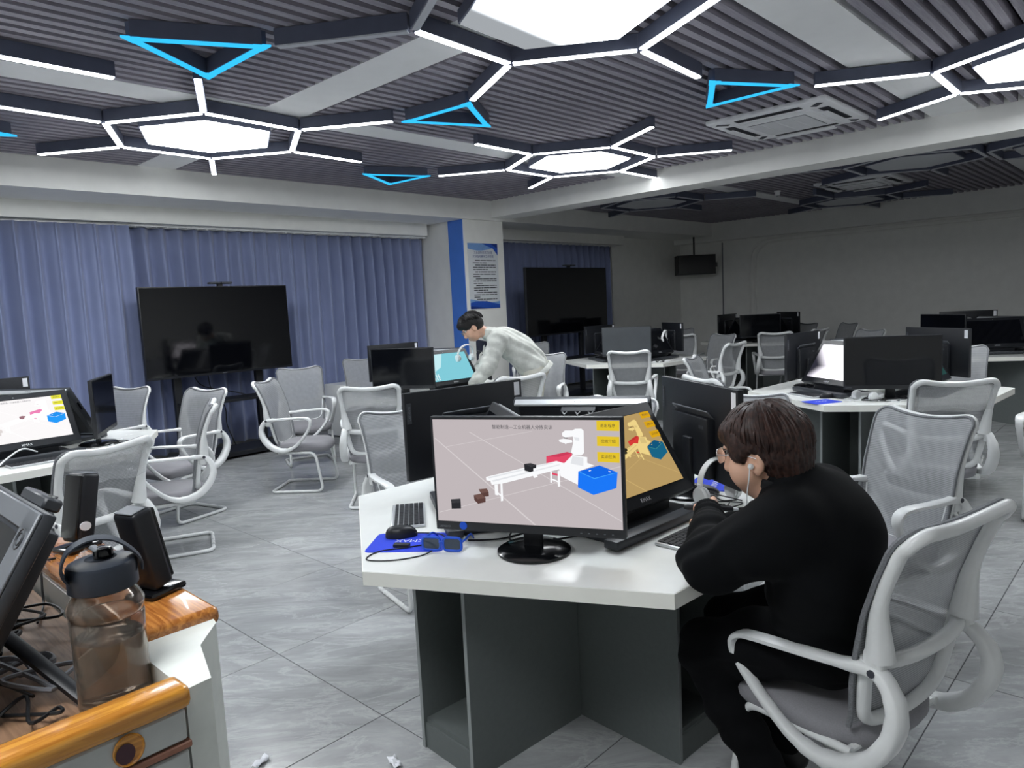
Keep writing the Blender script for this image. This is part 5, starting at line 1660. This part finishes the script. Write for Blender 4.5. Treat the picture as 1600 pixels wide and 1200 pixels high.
# ------------------------------------------------------------------ seated person in black
FD = Vector((math.cos(rad(98)), math.sin(rad(98)), 0)); LF = Vector((-FD.y, FD.x, 0))
def body1():
    root = thing('person', 'seated person in black sweatshirt with dark brown hair, glasses and an earphone, holding a pen', 'person', (0, 0, 0))
    O = Vector((1.96, .605, 0))
    def L(f, l, z): return O + FD * f + LF * l + Vector((0, 0, z))
    hd = L(.250, .026, 1.098); hfwd = Vector((math.cos(rad(95)), math.sin(rad(95)), -.20))
    R3 = frame(hfwd, (FD.x * .25, FD.y * .25, 1))
    O2 = Vector((2.045, .715, 0))
    def B(f, l, z): return O2 + FD * f + LF * l + Vector((0, 0, z))
    # skin: head, neck, trunk core, arms, legs in one surface
    F = Field((1.45, .30, .02), (2.45, 1.40, 1.32), .0055)
    W = head_into(F, hd, R3, 1.0, 1.12)
    F.cap(L(.205, .02, 1.04), L(.165, .005, .965), .056, .064, .03)
    F.cap(L(.16, .02, .94), B(.0, .0, .60), .10, .12, .05)
    eL, eR = L(.345, .205, .812), L(.30, -.265, .80)
    wL, wR = Vector((1.955, 1.053, .879)), Vector((2.175, 1.075, .790))
    sL, sR = L(.155, .180, .945), L(.145, -.185, .935)
    for s_, e_, w_ in ((sL, eL, wL), (sR, eR, wR)):
        F.cap(L(.14, .01, .965), s_, .06, .055, .03)
        F.chain([s_, e_, w_], [.048, .040, .028], .02)
    hand_into(F, wL, (.81, .58, .05), (.3, -.35, -.89), 1.0, (58, 62, 48), 1)
    hand_into(F, wR, (-.5, .85, -.03), (0, -.1, -1), 1.0, (15, 22, 18), -1)
    for l in (1, -1):
        k_ = B(.345, l * .112 - .02, .462); a_ = B(.17, l * .112 - .02, .11)
        F.chain([B(.0, l * .10, .545), k_, a_], [.075, .055, .038], .03)
        F.cap(a_, a_ + FD * .06 + Vector((0, 0, -.05)), .035, .03, .02)
    F.obj('body', M['skin'], root)
    # sweatshirt
    G = Field((1.45, .30, .48), (2.45, 1.30, 1.16), .007)
    G.ell(B(.015, .02, .655), (.150, .205, .16), np.array(frame(FD, (0, 0, 1))), .06)
    G.ell(L(.100, .0, .81), (.155, .222, .19), np.array(frame(FD, (.2 * FD.x, .2 * FD.y, 1))), .08)
    G.ell(L(.130, .0, .915), (.140, .215, .12), np.array(frame(FD, (.4 * FD.x, .4 * FD.y, 1))), .08)
    G.cap(L(.150, .005, .965), L(.185, .020, 1.020), .095, .076, .05)
    for s_, e_, w_, l in ((sL, eL, wL, 1), (sR, eR, wR, -1)):
        d = (w_ - e_).normalized()
        G.cap(L(.14, l * .10, .935), s_, .09, .088, .06)
        m_ = (s_ + e_) / 2 - FD * .01 + LF * (.012 * l)
        G.chain([s_, m_, e_ + Vector((0, 0, .012))], [.086, .082, .074], .045)
        G.chain([e_ + Vector((0, 0, .010)), e_ * .45 + w_ * .55 + Vector((0, 0, .002)), w_ - d * .02], [.073, .058, .043], .035)
        G.cap(w_ - d * .025, w_ + d * .004, .036, .034, .012)
    def folds(x, y, z):
        dl = np.sqrt((x - eL.x) ** 2 + (y - eL.y) ** 2 + (z - eL.z) ** 2)
        dr = np.sqrt((x - eR.x) ** 2 + (y - eR.y) ** 2 + (z - eR.z) ** 2)
        a = .0045 * np.exp(-(dl / .14) ** 2) * np.sin(95 * (x * .8 + y * .5) + 30 * z) + .0045 * np.exp(-(dr / .14) ** 2) * np.sin(90 * (x - y) + 30 * z)
        dw = np.sqrt((x - wL.x) ** 2 + (y - wL.y) ** 2 + (z - wL.z) ** 2)
        a += .004 * np.exp(-(dw / .10) ** 2) * np.sin(150 * (x * .83 + y * .55))
        a += .004 * np.exp(-((z - .60) / .09) ** 2) * np.sin(60 * z + 14 * x - 9 * y) + .003 * np.sin(17 * x + 9 * z + 3) * np.sin(13 * y - 11 * z)
        a += .0035 * np.exp(-((z - .80) / .10) ** 2) * np.sin(42 * z + 20 * (x - y))
        return a * 1.5
    G.wob(folds)
    G.obj('sweatshirt', M['black_cloth'], root)
    # collar and cuff ribs
    cR = np.array(frame(FD, (.5 * FD.x, .5 * FD.y, 1)))
    col = MB()
    cc = L(.190, .022, 1.028)
    col.tube([cc + Vector(cR @ np.array([.074 * math.cos(a), .078 * math.sin(a), .004 * math.cos(a) - .008])) for a in np.linspace(0, 6.283, 33)[:-1]], .014, 8, closed=True, axis=tuple(cR[:, 2]), t=.006)
    obj('collar', col, M['black_rib'], root)
    for w_, e_ in ((wL, eL), (wR, eR)):
        d = (w_ - e_).normalized()
        obj('cuff', MB().tube([w_ - d * .035, w_ - d * .015, w_ + d * .006, w_ + d * .010], [.040, .039, .036, .032], 18), M['black_rib'], root)
    # trousers
    Tq = Field((1.60, .40, .02), (2.45, 1.35, .75), .008)
    Tq.ell(B(-.005, 0, .57), (.15, .190, .10), np.array(frame(FD, (0, 0, 1))), .05)
    for l in (1, -1):
        k_ = B(.345, l * .112 - .02, .465); a_ = B(.17, l * .112 - .02, .12)
        Tq.chain([B(-.005, l * .095, .55), B(.18, l * .108 - .01, .52), k_], [.100, .092, .076], .05)
        Tq.chain([k_, B(.26, l * .115 - .02, .29), a_], [.078, .070, .062], .04)
    Tq.wob(lambda x, y, z: .005 * np.sin(40 * z + 16 * x) * np.sin(24 * y + 8 * z) + .004 * np.sin(65 * z + 30 * y) * (z < .5))
    Tq.obj('trousers', M['trousers'], root)
    for l in (1, -1):
        a_ = B(.17, l * .112 - .02, .05)
        S_ = Field(a_ - Vector((.2, .2, .06)), a_ + Vector((.2, .2, .1)), .006)
        S_.cap(a_ + FD * -.03 + Vector((0, 0, .0)), a_ + FD * .14 + Vector((0, 0, -.012)), .042, .036, .02)
        S_.cap(a_ + Vector((0, 0, .03)), a_ + FD * .04, .042, .04, .02)
        S_.cut((0, 0, .002), (0, 0, -1))
        S_.obj('shoe', M['shoe'], root)
    # hair
    R_ = np.array(R3)
    Hf = Field(np.array(hd) - .2, np.array(hd) + .2, .005)
    Hf.ell(W(-.018, 0, .048), (.112, .096, .096), R_, .03)
    Hf.ell(W(-.058, 0, -.008), (.072, .082, .082), R_, .04)
    Hf.ell(W(-.062, 0, -.062), (.046, .060, .040), R_, .03)
    Hf.ell(W(.052, .0, .068), (.058, .074, .046), R_, .03)
    for y in (-1, 1): Hf.ell(W(.028, y * .078, .024), (.040, .016, .040), R_, .02)
    Hf.ell(W(.115, 0, -.04), (.068, .088, .082), R_, .02, 'sub')
    for y in (-1, 1): Hf.ell(W(.006, y * .095, -.026), (.030, .034, .040), R_, .012, 'sub')
    Hf.cap(W(.01, 0, -.10), W(-.02, 0, -.14), .065, .065, .02, 'sub')
    def strands(x, y, z):
        p = (np.stack([x, y, z], -1) - np.array(hd)) @ R_
        th = np.arctan2(p[:, 1], p[:, 0] + .035)
        return .0022 * np.sin(34 * th + 3 * np.sin(22 * p[:, 2])) + .0014 * np.sin(71 * th + 14 * p[:, 2])
    Hf.wob(strands)
    hair = Hf.obj('hair', M['hair_brown'], root)
    obj('hair_locks', hair_tufts(W, R_, root, None, 4, 460, 1.0), M['hair_brown'], hair)
    # glasses
    gl = MB()
    for y in (-1, 1):
        pts = [Vector(W(.112, y * .034 + a, .010 + b)) for a, b in rrect(.050, .040, .013)]
        gl.tube(pts, .0013, 6, closed=True)
        gl.tube([Vector(W(.112, y * .060, .018)), Vector(W(.100, y * .074, .018)), Vector(W(.02, y * .083, .010)), Vector(W(-.01, y * .084, -.004))], .0012, 6)
    gl.tube([Vector(W(.113, -.009, .016)), Vector(W(.117, 0, .018)), Vector(W(.113, .009, .016))], .0014, 6)
    g = obj('glasses', gl, M['frame_silver'], root)
    for y in (-1, 1):
        mb = MB(); n = [W(.112, y * .034 + a, .010 + b) for a, b in rrect(.049, .039, .013)]
        mb.add(n, [tuple(range(len(n)))])
        n2 = [W(.1105, y * .034 + a, .010 + b) for a, b in rrect(.049, .039, .013)]
        mb.add(n2, [tuple(range(len(n2) - 1, -1, -1))])
        obj('lens', mb, M['lens'], g, False)
    for y in (-1, 1):
        e = obj('eye', MB().lathe([(.001, -.012), (.008, -.009), (.012, 0), (.008, .009), (.001, .012)], 16, mtx=Matrix.Translation(W(.079, y * .033, .014))), M['eye'], root)
        obj('iris', MB().lathe([(.0055, 0), (.004, .0012)], 14, mtx=Matrix.Translation(W(.0905, y * .033, .014)) @ R3.to_4x4() @ Ry(90)), M['iris'], e)
    # earphone
    ep = MB()
    q = Vector(W(.010, .090, -.020))
    e = obj('earphone', MB().lathe([(.003, -.006), (.0075, -.004), (.008, .003), (.004, .008)], 14, mtx=Matrix.Translation(q) @ R3.to_4x4() @ Rx(-70)), M['white_plastic'], root)
    out_ = R3 @ Vector((.2, 1, 0))
    pts = smooth_path([q + out_ * .006, q + out_ * .010 + Vector((0, 0, -.03)), q + out_ * .008 + FD * .008 + Vector((0, 0, -.09)), q + out_ * -.002 + FD * .01 + Vector((0, 0, -.15))], 5)
    obj('lead', MB().tube(pts, .0018, 6), M['cable_white'], e)
    # pen
    pn = thing('stylus_pen', 'black stylus pen held in the hand of the seated person', 'pen', (0, 0, 0))
    a, b = Vector((1.988, 1.156, .871)), Vector((2.080, 1.030, .861))
    d = (b - a).normalized()
    obj('barrel', MB().tube([a, a + d * .01, a + d * .10, b - d * .004], [.006, .0095, .010, .008], 12), M['black_plastic'], pn)
    obj('tip', MB().tube([b - d * .004, b + d * .012], [.007, .004], 10), M['label'], pn)
    obj('button', MB().lathe([(.003, 0), (.003, .0015)], 10, mtx=Matrix.Translation(a + d * .04 + Vector((0, 0, .0095)))), M['label'], pn)
    return root
body1()

# ------------------------------------------------------------------ standing person bent over the desk
def body2():
    root = thing('person', 'standing person in pale patterned denim jacket bending over a desk, black short hair', 'person', (0, 0, 0))
    fd = Vector((math.cos(rad(137)), math.sin(rad(137)), 0)); lf = Vector((-fd.y, fd.x, 0))
    O = Vector((5.10, 4.56, 0))
    def L(f, l, z): return O + fd * f + lf * l + Vector((0, 0, z))
    hd = L(.555, .03, 1.345)
    hf = fd * .80 + lf * .10 + Vector((0, 0, -.62))
    R3 = frame(hf, fd * .6 + Vector((0, 0, .8)))
    F = Field((4.2, 4.1, 0.0), (5.6, 5.6, 1.6), .0085)
    W = head_into(F, hd, R3, 1.0, .95)
    F.cap(L(.47, .02, 1.31), L(.38, .01, 1.25), .052, .058, .03)
    F.cap(L(.29, 0, 1.19), L(.03, 0, .97), .08, .085, .06)
    sL, sR = L(.325, .185, 1.225), L(.325, -.185, 1.225)
    eL, eR = L(.43, .215, .995), L(.44, -.20, .99)
    wL, wR = L(.56, .15, .835), L(.60, -.13, .835)
    for s_, e_, w_, sd in ((sL, eL, wL, 1), (sR, eR, wR, -1)):
        F.chain([s_, e_, w_], [.05, .042, .028], .02)
        hand_into(F, w_ + Vector((0, 0, -.015)), fd * .95 + Vector((0, 0, -.32)), Vector((0, 0, -1)), 1.0, (12, 20, 15), sd)
    for l in (1, -1):
        F.chain([L(.0, l * .09, .92), L(.03, l * .10, .50), L(-.02, l * .10, .08)], [.08, .055, .04], .03)
        F.cap(L(-.02, l * .10, .06), L(.10, l * .11, .035), .035, .03, .02)
    F.obj('body', M['skin'], root)
    J = Field((4.2, 4.1, .75), (5.6, 5.6, 1.5), .0085)
    ax = (fd * .42 + Vector((0, 0, .36))).normalized()
    RJ = np.array(frame(ax, (-fd.x * .5, -fd.y * .5, 1)))
    J.ell(L(.00, 0, .96), (.15, .195, .145), RJ, .06)
    J.ell(L(.10, 0, 1.085), (.17, .195, .150), RJ, .08)
    J.ell(L(.23, 0, 1.185), (.165, .205, .135), RJ, .08)
    J.cap(L(.33, .01, 1.245), L(.405, .015, 1.275), .085, .070, .05)
    for s_, e_, w_, l in ((sL, eL, wL, 1), (sR, eR, wR, -1)):
        J.cap(L(.30, l * .1, 1.215), s_, .10, .088, .06)
        J.chain([s_, e_, w_], [.090, .074, .058], .04)
    J.wob(lambda x, y, z: .006 * np.sin(48 * z + 22 * x) * np.sin(20 * y - 14 * z) + .004 * np.sin(70 * (x + y * .4 + z)))
    J.obj('jacket', M['jacket'], root)
    obj('jacket_collar', MB().tube([L(.375, 0, 1.268) + lf * (.075 * math.cos(a)) + (Vector((0, 0, 1)) * .8 - fd * .55) * (.070 * math.sin(a)) for a in np.linspace(0, 6.283, 25)[:-1]], .022, 8, closed=True, axis=tuple(ax), t=.008), M['jacket'], root)
    obj('jacket_hem', MB().tube([L(-.05, 0, .885) + lf * (.196 * math.cos(a)) + (fd * .80 - Vector((0, 0, .60))) * (.155 * math.sin(a)) for a in np.linspace(0, 6.283, 33)[:-1]], .024, 8, closed=True, axis=tuple(ax), t=.008), M['jacket'], root)
    P = Field((4.7, 4.1, .04), (5.6, 5.1, 1.08), .010)
    P.ell(L(-.02, 0, .93), (.135, .18, .13), np.array(frame(fd, (0, 0, 1))), .05)
    for l in (1, -1):
        P.chain([L(-.01, l * .092, .88), L(.03, l * .105, .50), L(-.02, l * .105, .10)], [.102, .082, .080], .05)
    P.wob(lambda x, y, z: .005 * np.sin(38 * z + 18 * x) * np.sin(22 * y))
    P.obj('trousers', M['pale_trousers'], root)
    for l in (1, -1):
        a_ = L(-.02, l * .10, .045)
        S_ = Field(a_ - Vector((.25, .25, .06)), a_ + Vector((.25, .25, .1)), .008)
        S_.cap(a_ - fd * .05, a_ + fd * .15 + Vector((0, 0, -.008)), .045, .038, .02)
        S_.cut((0, 0, .002), (0, 0, -1))
        S_.obj('shoe', M['white_plastic'], root)
    R_ = np.array(R3)
    Hf = Field(np.array(hd) - .2, np.array(hd) + .2, .006)
    Hf.ell(W(-.014, 0, .050), (.108, .090, .092), R_, .03)
    Hf.ell(W(-.050, 0, .0), (.068, .078, .066), R_, .04)
    Hf.ell(W(.060, .0, .078), (.058, .070, .048), R_, .03)
    Hf.ell(W(.118, 0, -.045), (.068, .095, .085), R_, .02, 'sub')
    for y in (-1, 1): Hf.ell(W(.008, y * .095, -.03), (.034, .036, .046), R_, .012, 'sub')
    hair = Hf.obj('hair', M['hair_black'], root)
    obj('hair_locks', hair_tufts(W, R_, root, None, 8, 200, .8, up=.012), M['hair_black'], hair)
    gl = MB()
    for y in (-1, 1):
        gl.tube([Vector(W(.112, y * .034 + a, .010 + b)) for a, b in rrect(.048, .038, .012)], .0018, 6, closed=True)
        gl.tube([Vector(W(.112, y * .058, .018)), Vector(W(.100, y * .074, .018)), Vector(W(-.01, y * .084, 0))], .0016, 6)
    gl.tube([Vector(W(.113, -.010, .016)), Vector(W(.113, .010, .016))], .0018, 6)
    obj('glasses', gl, M['frame_silver'], root)
    for y in (-1, 1):
        e = obj('eye', MB().lathe([(.001, -.012), (.008, -.009), (.012, 0), (.008, .009), (.001, .012)], 14, mtx=Matrix.Translation(W(.079, y * .033, .014))), M['eye'], root)
        obj('iris', MB().lathe([(.0055, 0), (.004, .0012)], 12, mtx=Matrix.Translation(W(.0905, y * .033, .014)) @ R3.to_4x4() @ Ry(90)), M['iris'], e)
    return root
body2()

# ------------------------------------------------------------------ lettering becomes plain flat meshes
bpy.context.view_layer.update()
_dg = bpy.context.evaluated_depsgraph_get()
_tm = {}
for o in [o for o in bpy.data.objects if o.type == 'FONT']:
    if o.data.name not in _tm:
        me = bpy.data.meshes.new_from_object(o.evaluated_get(_dg))
        me.name = o.name.split('.')[0]
        _tm[o.data.name] = me
    nm = o.name; cu = o.data
    q = bpy.data.objects.new('x', _tm[cu.name]); COL.objects.link(q)
    q.parent = o.parent; q.matrix_local = o.matrix_local
    bpy.data.objects.remove(o)
    q.name = nm
